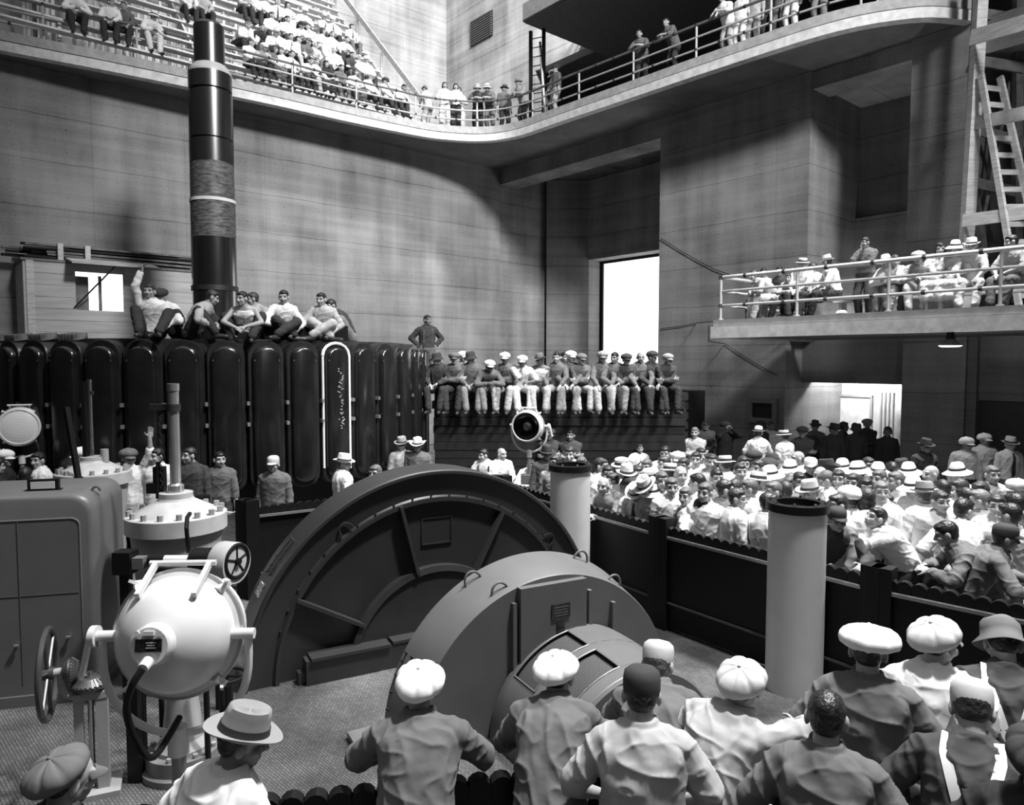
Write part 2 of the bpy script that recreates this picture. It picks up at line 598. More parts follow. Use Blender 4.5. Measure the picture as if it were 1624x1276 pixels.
RAILPATH = offset_path(EDGE, -.10)
railing('gallery_railing', RAILPATH[6:-6], DECK, (.36, .68, 1.0), 1.0, 1.85, 'three-bar pipe railing curving round the edge of the high gallery', 'railing', top_m=mat('worn_dark_rail', .12, .6))

# upper platform above the far gallery
S0 = Vector((.45, 26.0, 0)) 
up = MB()
P4 = [S0, S0 + DR*24, S0 + DR*24 + NR*7, S0 + NR*4.6]
up.prism([(p.x, p.y) for p in P4], 15.0, 15.12)
sl = up.build('ceiling', mat('dark_slab', .12, .8), smooth=0); sl['kind'] = 'structure'
fas = MB().beam(S0 + Vector((0,0,15.35)), S0 + DR*24 + Vector((0,0,15.35)), .2, .55).beam(S0+Vector((0,0,15.35)), S0+NR*4.4+Vector((0,0,15.35)), .2, .55)
fo = fas.build('trim_4', mat('platform_fascia', .2, .7), smooth=0); fo['kind'] = 'structure'
rp = [S0 + NR*4.3 - (NR*4.3)*(i/10) for i in range(11)] + [S0 + DR*(i*.5) for i in range(1, 44)]
railing('platform_railing', rp, 15.6, (.35, .8), .8, 2.4, 'pipe railing on the dark upper platform over the gallery', 'railing', parent_m=mat('dark_rail', .14, .5), tie=False)
# crane girder shape at the very top
g = MB().beam(Vector((1.0, 23.3, 15.95)), Vector((1.0, 23.3, 15.95)) + DR*14, 1.2, .9).build('overhead_girder', M_IRON, smooth=0)
tag(g, 'dark steel girder crossing above the upper platform', 'girder')

# steel ladder up to the platform
lad = empty('steel_ladder', at_z(852, 190, DECK).xyz)
lp = at_y(852, 120, 26.3); lp.z = DECK; lad.location = lp; lad.rotation_euler = (0, 0, aR+R(25))
tag(lad, 'dark vertical steel ladder from gallery floor up to the platform', 'ladder')
for x in (-.25, .25): MB().box((x, 0, 1.9), (.1, .12, 3.75)).build('stile', M_BLACK, lad, 0)
for i in range(11): MB().cyl((-.25, 0, .3+i*.32), (.25, 0, .3+i*.32), .018, seg=8).build('rung', M_BLACK, lad)
pl = MB().beam((1.2, 25.7, DECK), (1.0, 26.4, DECK+3.4), .07, .07).build('leaning_pole', M_RAIL)
tag(pl, 'pale pole leaning beside the dark steel ladder on the gallery', 'pole')

# ---------------------------------------------------------------- bleachers on the gallery
BL0 = at_y(652, 160, 25.5); BL0.z = 0
RUN, RISE, NROW = .90, .93, 8
MB_ = Matrix.Translation((BL0.x, BL0.y, DECK)) @ Matrix.Rotation(aL, 4, 'Z')   # X along wall, Y back, Z up; rows run to -X
bl = empty('bleacher', MB_.translation, aL)
tag(bl, 'steep white plank bleacher built on the long gallery', 'bleacher')
LEN = 21
for r_ in range(NROW):
    y, z = .35 + r_*RUN, .75 + r_*RISE
    MB().box((-LEN/2, y, z), (LEN, .30, .05)).build('seat_plank', M_PAINTW, bl, 0)
    MB().box((-LEN/2, y-.42, z-.42), (LEN, .24, .045)).build('foot_plank', M_PAINTW, bl, 0)
    mb = MB()
    for i in range(13):
        x = -.2 - i*1.7
        mb.box((x, y+.02, z/2-.01), (.08, .08, z-.02))
    mb.build('upright', M_PAINTW, bl, 0)
for x in (.06, -7.0, -14.0):
    MB().beam((x, -.3, -.05), (x, .35+8.3*RUN, .75+8.2*RISE-.25), .06, .28).build('stringer', M_PAINTW, bl, 0)
MB().beam((.1, -.5, .95), (.1, .35+8.3*RUN, 1.6+8.2*RISE), .06, .18).build('handrail', M_WOOD, bl, 0)
for k in range(0, 9, 2):
    MB().beam((.1, .35+k*RUN, .2+k*RISE), (.1, .35+k*RUN, 1.5+k*RISE), .07, .07).build('rail_post', M_WOOD, bl, 0)
MB().beam((-LEN/2, 3.6, .6), (-LEN/2-.01, 3.6, 5.6), .1, .1).build('brace', M_WOODD, bl, 0)

# ---------------------------------------------------------------- the small balcony
BA = Vector((4.55, 16.3, 0))
MBL = Matrix.Translation((BA.x, BA.y, 0)) @ Matrix.Rotation(aR, 4, 'Z')
BZ = 4.02
o = MB().box((5.5, 2.3, (3.70+BZ-.02)/2), (11, 4.6, BZ-.02-3.70)).build('balcony_floor', CONC_D, smooth=0); o.matrix_world = MBL; o['kind'] = 'structure'
o = MB().box((5.49, .0, 3.79), (11.04, .14, .26)).box((.0, 2.3, 3.79), (.14, 4.6, .26)).build('trim_5', MATS['light_concrete_band'], smooth=0); o.matrix_world = MBL; o['kind'] = 'structure'
o = MB().box((5.5, .03, 4.0), (11, .1, .14)).box((.03, 2.3, 4.0), (.1, 4.6, .14)).build('trim_6', mat('balcony_curb', .27, .45, noise=.15), smooth=0); o.matrix_world = MBL; o['kind'] = 'structure'
bpth = [MBL @ Vector((.1, y, 0)) for y in (4.4, 3.4, 2.4, 1.4, .8, .12)] + [MBL @ Vector((.12 + .3*i, .1, 0)) for i in range(1, 36)]
railing('balcony_railing', [Vector((p.x, p.y, 0)) for p in bpth], BZ+.05, (.32, .64, .95), .95, 1.75, 'light three-bar pipe railing round the low balcony', 'railing', top_m=M_RAIL, r=.03)

def bench(name, M, length, label, h=.45, d=.3, m=M_WOOD, group=None):
    root = empty(name, M.translation, M.to_euler().z)
    tag(root, label, 'bench', group)
    MB().box((0, 0, h-.025), (length, d, .05)).build('seat', m, root, 0)
    for x in (-length/2+.15, length/2-.15):
        MB().box((x, 0, (h-.05)/2), (.06, d*.85, h-.05)).build('leg', m, root, 0)
    return root
for i, (x, y, l, lab) in enumerate(((2.0, .9, 2.9, 'plank bench at the open end of the low balcony'), (5.6, .9, 3.4, 'plank bench behind the middle of the balcony railing'),
                                 (4.2, 1.75, 4.5, 'rear plank bench on the low balcony, nearer the wall'), (9.0, .9, 2.6, 'plank bench on the balcony below the timber scaffold'))):
    bench('plank_bench', MBL @ Matrix.Translation((x, y, BZ)), l, lab, m=M_WOOD, group='benches on the low balcony')

# hanging lamp under the balcony
lamp = empty('hanging_lamp', at_y(1507, 541, 12.9))
lz = 3.70
lp = at_y(1507, 548, 12.9); lamp.location = lp
tag(lamp, 'dark conical lamp with a bright rim hanging under the balcony', 'lamp')
mb = MB().cyl((0,0,.09), (0,0,lz-lp.z), .02, seg=8).cyl((0,0,.12), (0,0,.26), .08, .05)
mb.build('stem', M_BLACKM, lamp)
MB().lathe([(.06,.13),(.09,.1),(.2,.02),(.2,.0),(.19,.0),(.08,.09)], seg=24).build('shade', mat('enamel_shade', .2, .4), lamp)
MB().lathe([(.0,-.02),(.15,-.02),(.185,0.0),(.185,.012),(0,.012)], seg=24).build('bulb', emit('lit_bulb', 1, 6), lamp)
# lamp lighting the room behind the doorway
lt = bpy.data.lights.new('doorway_lamp', 'POINT'); lt.energy = 300; lt.shadow_soft_size = .15
lo = bpy.data.objects.new('doorway_lamp', lt); lo.location = MR @ Vector((13.4, 2.3, 3.2)); COL.objects.link(lo)
lt = bpy.data.lights.new('balcony_lamp_light', 'POINT'); lt.energy = 60; lt.shadow_soft_size = .15
lo = bpy.data.objects.new('balcony_lamp_light', lt); lo.location = lp + Vector((0, 0, -.12)); COL.objects.link(lo)

# bundle of pale tubes beside the doorway
tr = empty('tube_rack', MR @ Vector((13.93, 2.9, 0)), aR)
tag(tr, 'upright pale pipes standing beside the white doorway', 'rack')
for i in range(4): MB().cyl((i*.11-.16, 0, .9), (i*.11-.16, 0, 2.25), .04, seg=12).build('tube', M_WHITEP, tr)
MB().box((0, 0, .45), (.55, .25, .9)).build('base', M_IRON, tr, 0)

# framed notice board on the pier
nb = empty('notice_board', MR @ Vector((11.75, -.03, 1.75)), aR)
tag(nb, 'dark framed notice board on the concrete pier by the balcony', 'board')
MB().box((0, 0, 0), (.62, .05, .42)).build('panel', M_BLACKM, nb, 0)
mb = MB()
for s in (-1, 1):
    mb.box((s*.38, -.02, 0), (.14, .09, .7)); mb.box((0, -.02, s*.28), (.62, .09, .14))
mb.build('frame', mat('board_frame', .14, .6), nb, 0)

# dark plastered panel on the pier foot
# ---------------------------------------------------------------- timber scaffold and ladder on the far pillar
sc = empty('timber_scaffold', MR @ Vector((17.0, -.5, 0)) )
sc.location = Vector((0, 0, 0))
tag(sc, 'raw timber scaffold frame standing above the low balcony', 'scaffold')
def board(name, a, b, w, h, m, up=(0,0,1), parent=sc):
    return MB().beam(a, b, w, h, up).build(name, m, parent, 0)
sd = 15.6
p_top, p_bot = at_y(1541, -60, sd), at_y(1527, 470, sd)
board('post', (p_bot.x, sd, BZ), (p_bot.x+.17, sd, 11.5), .22, .18, M_WOOD)
board('post', (p_bot.x+.28, sd+.5, BZ), (p_bot.x+.4, sd+.5, 11.5), .16, .12, M_WOODD)
q = at_y(1545, 300, sd)
board('plank', at_y(1527, 350, sd-.1), at_y(1660, 333, sd-1.4), .06, .26, M_WOOD)
board('plank', at_y(1548, 195, sd-.1), at_y(1660, 172, sd-1.6), .06, .26, mat('stained_plank', .42, .7, noise=.5, nscale=2))
board('plank', at_y(1540, 60, sd-.1), at_y(1680, 20, sd-1.8), .06, .3, M_WOOD)
for (x0, y0, x1, y1) in ((1543, 95, 1624, 108), (1545, 20, 1640, 34), (1545, 205, 1640, 230), (1548, 290, 1640, 310)):
    board('crossbar', at_y(x0, y0, sd+.9), at_y(x1, y1, sd+.7), .06, .22, M_WOODD)
board('brace', at_y(1540, 275, sd+.1), at_y(1562, 410, sd+.5), .1, .2, M_WOODD)
board('brace', at_y(1600, 130, sd+1.0), at_y(1548, 390, sd+1.0), .08, .16, M_WOODD)
board('post', at_y(1615, -60, sd+.8), at_y(1612, 480, sd+.8), .16, .16, M_WOODD)
# ladder
a0, a1 = at_y(1604, 412, 14.6), at_y(1556, 118, 15.4)
b0, b1 = at_y(1648, 400, 14.3), at_y(1586, 122, 15.2)
wl_ = empty('wooden_ladder', (a0.x, a0.y, BZ))
tag(wl_, 'tall wooden ladder leaning inside the timber scaffold', 'ladder')
off = -wl_.location
def ext(p, q_, z):
    t = (z-p.z)/(q_.z-p.z); return p.lerp(q_, t)
A0, B0 = ext(a0, a1, BZ+.02), ext(b0, b1, BZ+.02)
MB().beam(A0+off, a1+off, .07, .12).build('stile', M_WOOD, wl_, 0)
MB().beam(B0+off, b1+off, .07, .12).build('stile', M_WOOD, wl_, 0)
for i in range(13):
    t = .08 + i*.072
    MB().beam(A0.lerp(a1, t)+off, B0.lerp(b1, t)+off, .04, .1).build('rung', M_WOOD, wl_, 0)

# thin electric cables strung across the pier
def cable(name, pts, label, r=.012, m=M_BLACKM):
    o = MB().tube(pts, r, 6).build(name, m)
    tag(o, label, 'cable')
    return o
def on_pier(px, py, y=-.04):
    """point where the sight line meets the pier face"""
    r = ray(px, py); o_ = Vector((0, 0, CAM_H))
    t = ((CL + NR*y - o_).dot(NR)) / r.dot(NR)
    return o_ + r*t
cable('electric_cable', [MBL @ Vector((-.09, -.05, 3.95)), MBL @ Vector((-.09, -.05, 3.6))] + [on_pier(x, y) for x, y in ((1150, 545), (1175, 562), (1205, 580), (1232, 595))], 'dark cable drooping from the balcony corner down the pier')
cable('electric_cable', [on_pier(x, y) for x, y in ((1048, 521), (1080, 517), (1105, 512))] + [MBL @ Vector((-.1, .1, 4.05))], 'thin dark cable running from bright window to balcony corner')
cable('electric_cable', [on_pier(x, y) for x, y in ((1048, 378), (1080, 398), (1110, 415), (1135, 428), (1160, 436))], 'thin dark cable sagging across the pier above the balcony')
# ================================================================ MACHINES
# ---- generator rotor with its poles, standing behind the barrier
RC = Vector((-6.23, 15.5, 0)); RR = 4.33; RZ0, RZ1 = 1.0, 3.49
rot_ = empty('generator_rotor', RC)
tag(rot_, 'huge black ring of upright rotor poles with men sitting on top', 'generator rotor')
M_POLE = mat('black_pole_varnish', .010, .22, noise=.3, nscale=3, spec=.6)
M_COIL = mat('black_coil', .014, .38, noise=.4)
MB().lathe([(1.0, RZ0), (RR-.28, RZ0), (RR-.28, RZ1-.02), (1.0, RZ1-.02)], seg=88).lathe([(1.0, RZ1-.02), (1.0, RZ0)], seg=88).build('rim', M_BLACKM, rot_, 30)
MB().lathe([(1.0, 0), (3.5, 0), (3.5, RZ0), (1.0, RZ0)], seg=64).build('pedestal', M_BLACKM, rot_, 30)
NP = 44
# a pole faces the sight line through px 534
phi_base = None
best = 9
for k in range(3600):
    a = R(k*.1)
    p = RC + Vector((math.cos(a), math.sin(a), 0))*RR
    if p.y > RC.y: continue
    px = CX + F_PX*p.x/(p.y*math.cos(PITCH))
    if abs(px-534) < best: best, phi_base = abs(px-534), a
def racetrack(w, h, n=8):
    """outline of an upright pole: flat sides, half-round top and bottom (x, z)"""
    r = w/2; pts = []
    k = .8
    for i in range(n+1):
        t = math.pi*i/n
        pts.append((r*math.cos(t), h/2 - r*k + r*k*math.sin(t)))
    for i in range(n+1):
        t = math.pi + math.pi*i/n
        pts.append((r*math.cos(t), -h/2 + r*k + r*k*math.sin(t)))
    return pts
def rings_from(outl, ys_scales):
    return [[(x*s, y, z*sz) for x, z in outl] for y, s, sz in ys_scales]
H_ = RZ1-RZ0
coil = MB().loft(rings_from(racetrack(.58, H_), [(-.30, 1, 1), (-.06, 1, 1), (-.03, .95, .99)])).mesh('coil', M_COIL, 40)
core = MB().loft(rings_from(racetrack(.44, H_-.20), [(-.1, 1, 1), (.02, 1, 1), (.06, .93, .985), (.075, .8, .96)])).mesh('core', M_POLE, 50)
strap = MB()
strap.box((0, .055, H_/2-.33), (.40, .03, .025))
strap = strap.mesh('strap', mat('dull_strap', .10, .4), 0)
blk = MB()
for i in range(5): blk.box((-.12+i*.06, -.20, H_/2+.05), (.035, .30, .10), Matrix.Rotation(R(-8), 3, 'X'))
blk = blk.mesh('key_block', mat('key_block_paint', .16, .6, noise=.7, nscale=8), 0)
lugm = MB()
for z in (-.12, .22): lugm.box((.30, .0, z), (.045, .09, .06))
lugm = lugm.mesh('coil_lug', mat('bare_lug', .28, .35, metal=.5), 0)
for i in range(NP):
    a = phi_base + 2*math.pi*i/NP
    p = Vector((math.cos(a), math.sin(a), 0))*RR + Vector((0, 0, (RZ0+RZ1)/2))
    M = Matrix.Translation(p) @ Matrix.Rotation(a - math.pi/2, 4, 'Z')
    pole = bpy.data.objects.new('pole', coil); COL.objects.link(pole); pole.parent = rot_; pole.matrix_local = M
    for nm, me in (('core', core), ('strap', strap), ('key_block', blk), ('coil_lug', lugm)):
        if nm == 'key_block' and not (math.cos(a) < -.12 and math.sin(a) < .3): continue
        if nm == 'coil_lug' and math.sin(a) > .3: continue
        c = bpy.data.objects.new(nm, me); COL.objects.link(c); c.parent = pole
    if i == 0:
        outl = racetrack(.53, H_-.06)
        o = MB()
        pts = [(x, -.02, z) for x, z in outl]
        o.tube(pts[:10] + [(-.265, -.02, -H_/2+.3), (-.265, -.02, -H_/2+.28)], .028, 8)
        o.tube([pts[0], (.265, -.02, -H_/2+.3)], .020, 8)
        ob = o.build('painted_outline', mat('white_outline_paint', .75, .6), pole)
        ob['label'] = 'white painted outline round one pole'
        # chalk scribble
        random.seed(8)
        mb = MB()
        for k in range(26):
            z = .78 - k*.042 + random.uniform(-.02, .02)
            x = -.03 + random.uniform(-.045, .045)
            mb.box((x, .079, z), (random.uniform(.02, .07), .006, random.uniform(.008, .022)), Matrix.Rotation(R(random.uniform(-40, 40)), 3, 'Y'))
        cs = mb.build('chalk_scribble', mat('chalk', .32, .9), pole, 0); cs['kind'] = 'stuff'
# top plates for the men to sit on
MB().lathe([(RR-1.5, RZ1-.03), (RR-.3, RZ1-.03), (RR-.3, RZ1+.02), (RR-1.5, RZ1+.02)], seg=88).build('top_plate', M_IRON, rot_, 30)
mb = MB()
for i in range(5):
    a = R(-62 + i*6.2)
    mb.box((math.cos(a)*(RR-.7), math.sin(a)*(RR-.7), RZ1+.16), (.55, .34, .28), Matrix.Rotation(a, 3, 'Z'))
    mb.cyl((math.cos(a)*(RR-.6), math.sin(a)*(RR-.6), RZ1+.3), (math.cos(a)*(RR-.6), math.sin(a)*(RR-.6), RZ1+.37), .05, seg=8)
mb.build('clamp_block', M_BLACK, rot_, 0)

# ---- the tall turbine shaft
SC = Vector((at_y(341, 460, 15.5).x, 15.5, 0))
sh = empty('turbine_shaft', SC + Vector((0, 0, 0)))
tag(sh, 'towering vertical steel shaft with a white ring rising behind the seated men', 'shaft')
M_SH1 = mat('machined_shaft', .10, .27, metal=.85, noise=.2, nscale=1.2, stretch=(6, 6, .6))
M_SH2 = mat('rough_forged_shaft', .11, .55, metal=.3, noise=.75, nscale=7, stretch=(1, 1, 3.5), bump=.4)
def zpx(y): return at_y(341, y, 15.2).z
rb = .452
MB().lathe([(0, zpx(375)), (rb, zpx(375)), (rb, .5), (0, .5)], seg=48).build('polished_body', mat('bright_shaft', .22, .18, metal=.95, noise=.15, nscale=1, stretch=(6, 6, .4)), sh, 30)
MB().lathe([(0, zpx(317)), (rb-.005, zpx(317)), (rb-.005, zpx(375)), (0, zpx(375))], seg=48).build('forged_section', M_SH2, sh, 30)
MB().lathe([(0, zpx(255)), (rb-.015, zpx(255)), (rb-.01, zpx(313)), (0, zpx(313))], seg=48).build('scored_section', M_SH2, sh, 30)
MB().lathe([(0, zpx(313)), (rb+.01, zpx(313)), (rb+.01, zpx(318)), (0, zpx(318))], seg=48).build('white_ring', mat('white_ring_paint', .7, .5), sh, 30)
MB().lathe([(0, zpx(219)), (rb-.01, zpx(219)), (rb-.01, zpx(255)), (0, zpx(255))], seg=48).build('journal', M_SH1, sh, 30)
MB().lathe([(0, zpx(142)), (rb-.015, zpx(142)), (rb-.015, zpx(216)), (rb-.05, zpx(216)), (rb-.05, zpx(220)), (0, zpx(220))], seg=48).build('journal', M_SH1, sh, 30)
MB().lathe([(0, zpx(110)), (rb-.02, zpx(111)), (rb-.02, zpx(137)), (rb-.06, zpx(137.5)), (rb-.06, zpx(142)), (0, zpx(142))], seg=48).build('journal', M_SH1, sh, 30)
MB().lathe([(0, zpx(95)), (.33, zpx(96)), (rb-.02, zpx(107)), (rb-.02, zpx(111)), (0, zpx(111))], seg=48).build('pale_cone', mat('cone_grey', .45, .5), sh, 30)
MB().lathe([(0, zpx(28)), (.26, zpx(28)), (.305, zpx(33)), (.305, zpx(96)), (0, zpx(96))], seg=48).build('upper_neck', M_SH1, sh, 30)
MB().lathe([(rb, zpx(452)), (rb+.02, zpx(452)), (rb+.02, zpx(460)), (rb, zpx(460))], seg=48).build('collar', M_IRON, sh, 30)

# ---- site booth with lumber on its roof
bp0 = ML.inverted() @ at_y(36, 460, 17.0)
BX0 = (ML.inverted() @ at_y(38, 470, 17.55)).x
def on_plane(px, py, yl):
    r = ray(px, py); o_ = Vector((0, 0, CAM_H)); t = ((CL + NL*yl - o_).dot(NL)) / r.dot(NL)
    return o_ + r*t
yb = -1.45
Li = ML.inverted()
q0, q1 = Li @ on_plane(40, 412, yb), Li @ on_plane(308, 430, yb)
w0, w1, w2 = Li @ on_plane(119, 430, yb), Li @ on_plane(195, 437, yb), Li @ on_plane(195, 494, yb)
bx0, bx1, bz1 = q0.x, q1.x, q0.z
booth = empty('site_booth', ML @ Vector((bx0, yb, 3.0)), aL)
tag(booth, 'pale wooden site booth with a lit window behind the rotor', 'booth')
Wd, Hh, Dp = bx1-bx0, bz1-3.0, 1.4
M_PLY = mat('pale_boards', .42, .7, noise=.18, nscale=2, stretch=(.5, 1, 5))
wx0, wx1, wz0, wz1 = w0.x-bx0, w1.x-bx0, w2.z-3.0, w0.z-3.0
mb = MB()
mb.box((wx0/2, .03, Hh/2), (wx0, .06, Hh)); mb.box(((wx1+Wd)/2, .03, Hh/2), (Wd-wx1, .06, Hh))
mb.box(((wx0+wx1)/2, .03, wz0/2), (wx1-wx0, .06, wz0)); mb.box(((wx0+wx1)/2, .03, (wz1+Hh)/2), (wx1-wx0, .06, Hh-wz1))
mb.build('front_wall', M_PLY, booth, 0)
for x_ in (-.03, Wd+.03): MB().box((x_, Dp/2, Hh/2), (.06, Dp, Hh)).build('side_wall', M_PLY, booth, 0)
MB().box((Wd/2, Dp/2, Hh+.03), (Wd+.2, Dp+.1, .06)).build('roof', M_WOODD, booth, 0)
MB().box((.08, -.03, Hh/2), (.16, .05, Hh)).build('corner_post', M_WOOD, booth, 0)
n_ = 9
g_ = MB()
for i in range(1, n_): g_.box((Wd/2, .0, Hh*i/n_), (Wd, .012, .012))
for i in range(1, n_):
    pass
bsm = MB()
for i in range(n_):
    h0 = Hh*i/n_ + .012; h1 = Hh*(i+1)/n_ - .012
    segs = [(0.0, Wd)] if (h1 < wz0 or h0 > wz1) else [(0.0, wx0-.03), (wx1+.03, Wd)]
    for a_, b_ in segs: bsm.box(((a_+b_)/2, -.005, (h0+h1)/2), (b_-a_, .02, h1-h0))
bsm.build('boarding', M_PLY, booth, 0)
bw = MB().box(((wx0+wx1)/2, .25, (wz0+wz1)/2), (wx1-wx0+.1, .03, wz1-wz0+.1)).build('lit_window', emit('booth_window_light', 1, 1.9), booth, 0)
MB().box((wx0+(wx1-wx0)*.14, .12, (wz0+wz1)/2-.06), ((wx1-wx0)*.28, .03, (wz1-wz0)*.9)).build('curtain', M_WOODD, booth, 0)
MB().box((wx0+(wx1-wx0)*.52, .12, (wz0+wz1)/2-.05), (.07, .05, (wz1-wz0)*.95)).build('mullion', M_WOODD, booth, 0)
fl = MB().box((0, 0, 0), (wx1-wx0+.9, .9, .04))
flap = fl.build('window_flap', M_WOOD, booth, 0)
flap.matrix_local = Matrix.Translation(((wx0+wx1)/2+.25, -.42, wz1+.22)) @ Matrix.Rotation(R(12), 4, 'X')
MB().beam((wx0-.05, -.05, wz0+.05), (wx0+.75, -.75, wz1+.1), .03, .03).build('prop', M_BLACKM, booth, 0)
mb = MB().box((wx0+(wx1-wx0)*.05,0,0),(.01,.01,.01))
random.seed(5)
for i in range(22):
    zz = bz1 + .10 + (i//5)*.085
    xx = random.uniform(-.3, .3)
    ln = random.uniform(3.2, 4.6)
    c = ML @ Vector((bx0 + Wd*.52 + xx, yb + .25 + (i % 5)*.2, zz))
    o = MB().box((0, 0, 0), (ln, .17, .05)).build('lumber_plank', M_WOODD if i % 3 else M_BLACKM, smooth=0)
    o.location = c; o.rotation_euler = (0, R(random.uniform(-.4, 1.2)), aL + R(random.uniform(-1.5, 1.5)))
    tag(o, 'dark long board in the %s layer of lumber on the booth roof' % ('lowest', 'second', 'third', 'fourth', 'topmost')[i//5], 'plank', 'lumber on the booth roof, %s layer' % ('lowest', 'second', 'third', 'fourth', 'topmost')[i//5])
for i, xx in enumerate((.75, 1.35)):
    o = MB().box((0, 0, 0), (.12, .1, .42)).build('roof_chock', M_WOOD, smooth=0)
    o.location = ML @ Vector((bx0+xx, yb+.06, bz1+.27)); o.rotation_euler = (0, 0, aL)
    tag(o, ('short upright block holding lumber on the booth roof, nearer the booth corner', 'short upright block holding lumber on the booth roof, nearer the window flap')[i], 'block')

# ---- dark plinth the row of men sits on
PA, PB = at_y(676, 580, 15.3), at_y(1092, 621, 15.2)
PZ = 2.48
PA = at_y(682, 580, 15.3)
pd = Vector((PB.x-PA.x, PB.y-PA.y, 0))
st = empty('coil_stack', (PA.x, PA.y, 0), math.atan2(pd.y, pd.x))
tag(st, 'long black stack of layered sheets where a row of men sits', 'stack')
SL = pd.length
mb = MB()
random.seed(3)
nl = 14
for i in range(nl):
    mb.box((SL/2+random.uniform(-.05, .05), .85+random.uniform(-.03, .03), PZ*(i+.5)/nl), (SL-.1, 1.6, PZ/nl-.012))
mb.build('layer', mat('black_sheet', .008, .6, noise=.5), st, 0)
MB().box((SL/2, .85, PZ/2), (SL-.16, 1.54, PZ)).build('core', M_BLACKM, st, 0)
crate = empty('dark_crate', MR @ Vector((9.8, -1.2, 0)), aR)
tag(crate, 'dark slatted crate at the foot of the concrete pier', 'crate')
MB().box((0, 0, 1.15), (1.1, .8, 2.3)).build('body', M_IRON, crate, 0)
mb = MB()
for i in range(8): mb.box((0, -.42, .2+i*.28), (1.1, .04, .2))
mb.build('slat', M_WOODD, crate, 0)
bench('low_bench', Matrix.Translation((.9, 14.0, 0)), 4.6, 'low dark bench in front of the black stack', h=.60, m=M_BLACKM)

# ---- barrier
def barrier(name, a, b, label, panels=1, panel_m=M_BLACK, z=1.06, posts=True, scallop=True, skirt=True, skirt_z=.12, edge=True):
    a, b = Vector(a), Vector(b)
    d = b - a
    root = empty(name, (a.x, a.y, 0), math.atan2(d.y, d.x))
    tag(root, label, 'barrier')
    L = d.length
    MB().box((L/2, 0, z/2-.02), (L, .05, z-.10)).build('panel', panel_m, root, 0)
    if edge: MB().beam((0, -.045, z-.10), (L, -.045, z-.10), .05, .03).build('rail', mat('bright_edge', .30, .3, metal=.6), root, 0)
    if skirt: MB().beam((0, -.04, skirt_z), (L, -.04, skirt_z), .03, .02).build('rail', mat('dull_edge', .06, .5), root, 0)
    if scallop:
        mb = MB()
        n = int(L/.115)
        for i in range(n): mb.cyl((L*(i+.5)/n, -.035, z-.035), (L*(i+.5)/n, .035, z-.035), .062, seg=12)
        mb.build('scalloped_edge', M_BLACK, root, 30)
    if posts:
        for i in range(panels+1):
            x = L*i/panels
            MB().box((x, 0, (z+.12)/2), (.17, .17, z+.12)).build('post', M_BLACK, root, 0)
    return root
BA_, BB_, BC_ = Vector((-.15, 11.5, 0)), Vector((1.77, 8.39, 0)), Vector((3.29, 6.35, 0))
BD_ = Vector((4.9, 4.75, 0))
BAR_Z = 1.20
barrier('crowd_barrier', BA_ + (BB_-BA_)*.02, BA_ + (BB_-BA_)*.985, 'black panel barrier with scalloped edge between second pale cylinder and crowd', z=BAR_Z, skirt_z=.33)
barrier('crowd_barrier', BB_ + (BC_-BB_)*.02, BB_ + (BC_-BB_)*.985, 'black panel barrier with scalloped edge behind the front pale cylinder', z=BAR_Z, skirt_z=.33)
barrier('crowd_barrier', BC_ + (BD_-BC_)*.02, BD_, 'black panel barrier where a man in dark peaked cap leans near scaffold side', z=BAR_Z, skirt_z=.33)
barrier('crowd_barrier', (-3.45, 9.42, 0), BA_ + Vector((-.12, -.05, 0)), 'black panel barrier running behind the biggest dark drum', z=BAR_Z, skirt_z=.33)
barrier('wooden_barrier', (-4.25, 9.72, 0), (-3.55, 9.45, 0), 'pale wood board barrier panel with dark top rail', panel_m=M_WOOD, scallop=False, z=BAR_Z)
barrier('near_barrier', (-3.9, 2.96, 0), (3.1, 4.15, 0), 'dark scalloped barrier the nearest spectators lean on', panels=1, skirt=False, edge=False, z=.99)

# ---- pale ventilation cylinders
def vent_cyl(loc, label):
    root = empty('ventilation_cylinder', loc)
    tag(root, label, 'cylinder', 'pale ventilation cylinders')
    MB().lathe([(0, 0), (.262, 0), (.262, 1.74), (0, 1.74)], seg=64).build('body', M_WHITEP, root, 30)
    MB().lathe([(.27, 1.73), (.285, 1.735), (.285, 1.81), (.20, 1.81), (.20, 1.745), (.0, 1.745)], seg=64).build('rim', M_BLACK, root, 30)
    mb = MB()
    for i in range(8):
        a = i*math.pi/4+.3
        mb.cyl((.245*math.cos(a), .245*math.sin(a), 1.80), (.245*math.cos(a), .245*math.sin(a), 1.835), .014, seg=8)
    mb.build('bolt', M_STEEL, root)
    return root
vent_cyl((2.72, 6.78, 0), 'pale upright cylinder with black rim in front, nearer the spectators')
vent_cyl((.76, 9.3, 0), 'pale upright cylinder with black rim rising behind the dark drums')

# ---- half-drum generator housings (shared axis direction)
ANG = R(28)
DN = Vector((math.sin(ANG), -math.cos(ANG), 0))     # axis, towards the camera
DU = Vector((math.cos(ANG), math.sin(ANG), 0))
def drum_frame(center):
    # local X = DU, local Y = up, local Z = DN
    return Matrix.Translation(center) @ Matrix((DU, Vector((0, 0, 1)), DN)).transposed().to_4x4()
A0_, A1_ = R(-2), R(182)
def half(prof, seg=72, a0=A0_, a1=A1_):
    return MB().lathe(prof, None, seg, a0, a1)
def handle(name, parent, ang, rad, z, along='z', s=.09, m=M_DRUM):
    """U handle standing off the curved rim"""
    pts = []
    er = Vector((math.cos(ang), math.sin(ang), 0)); et = Vector((-math.sin(ang), math.cos(ang), 0))
    for i in range(13):
        t = math.pi*i/12
        pts.append(er*(rad + s*1.0*math.sin(t)) + et*(s*.8*math.cos(t)) + Vector((0, 0, z)))
    return MB().tube(pts, .011, 8).build(name, m, parent)
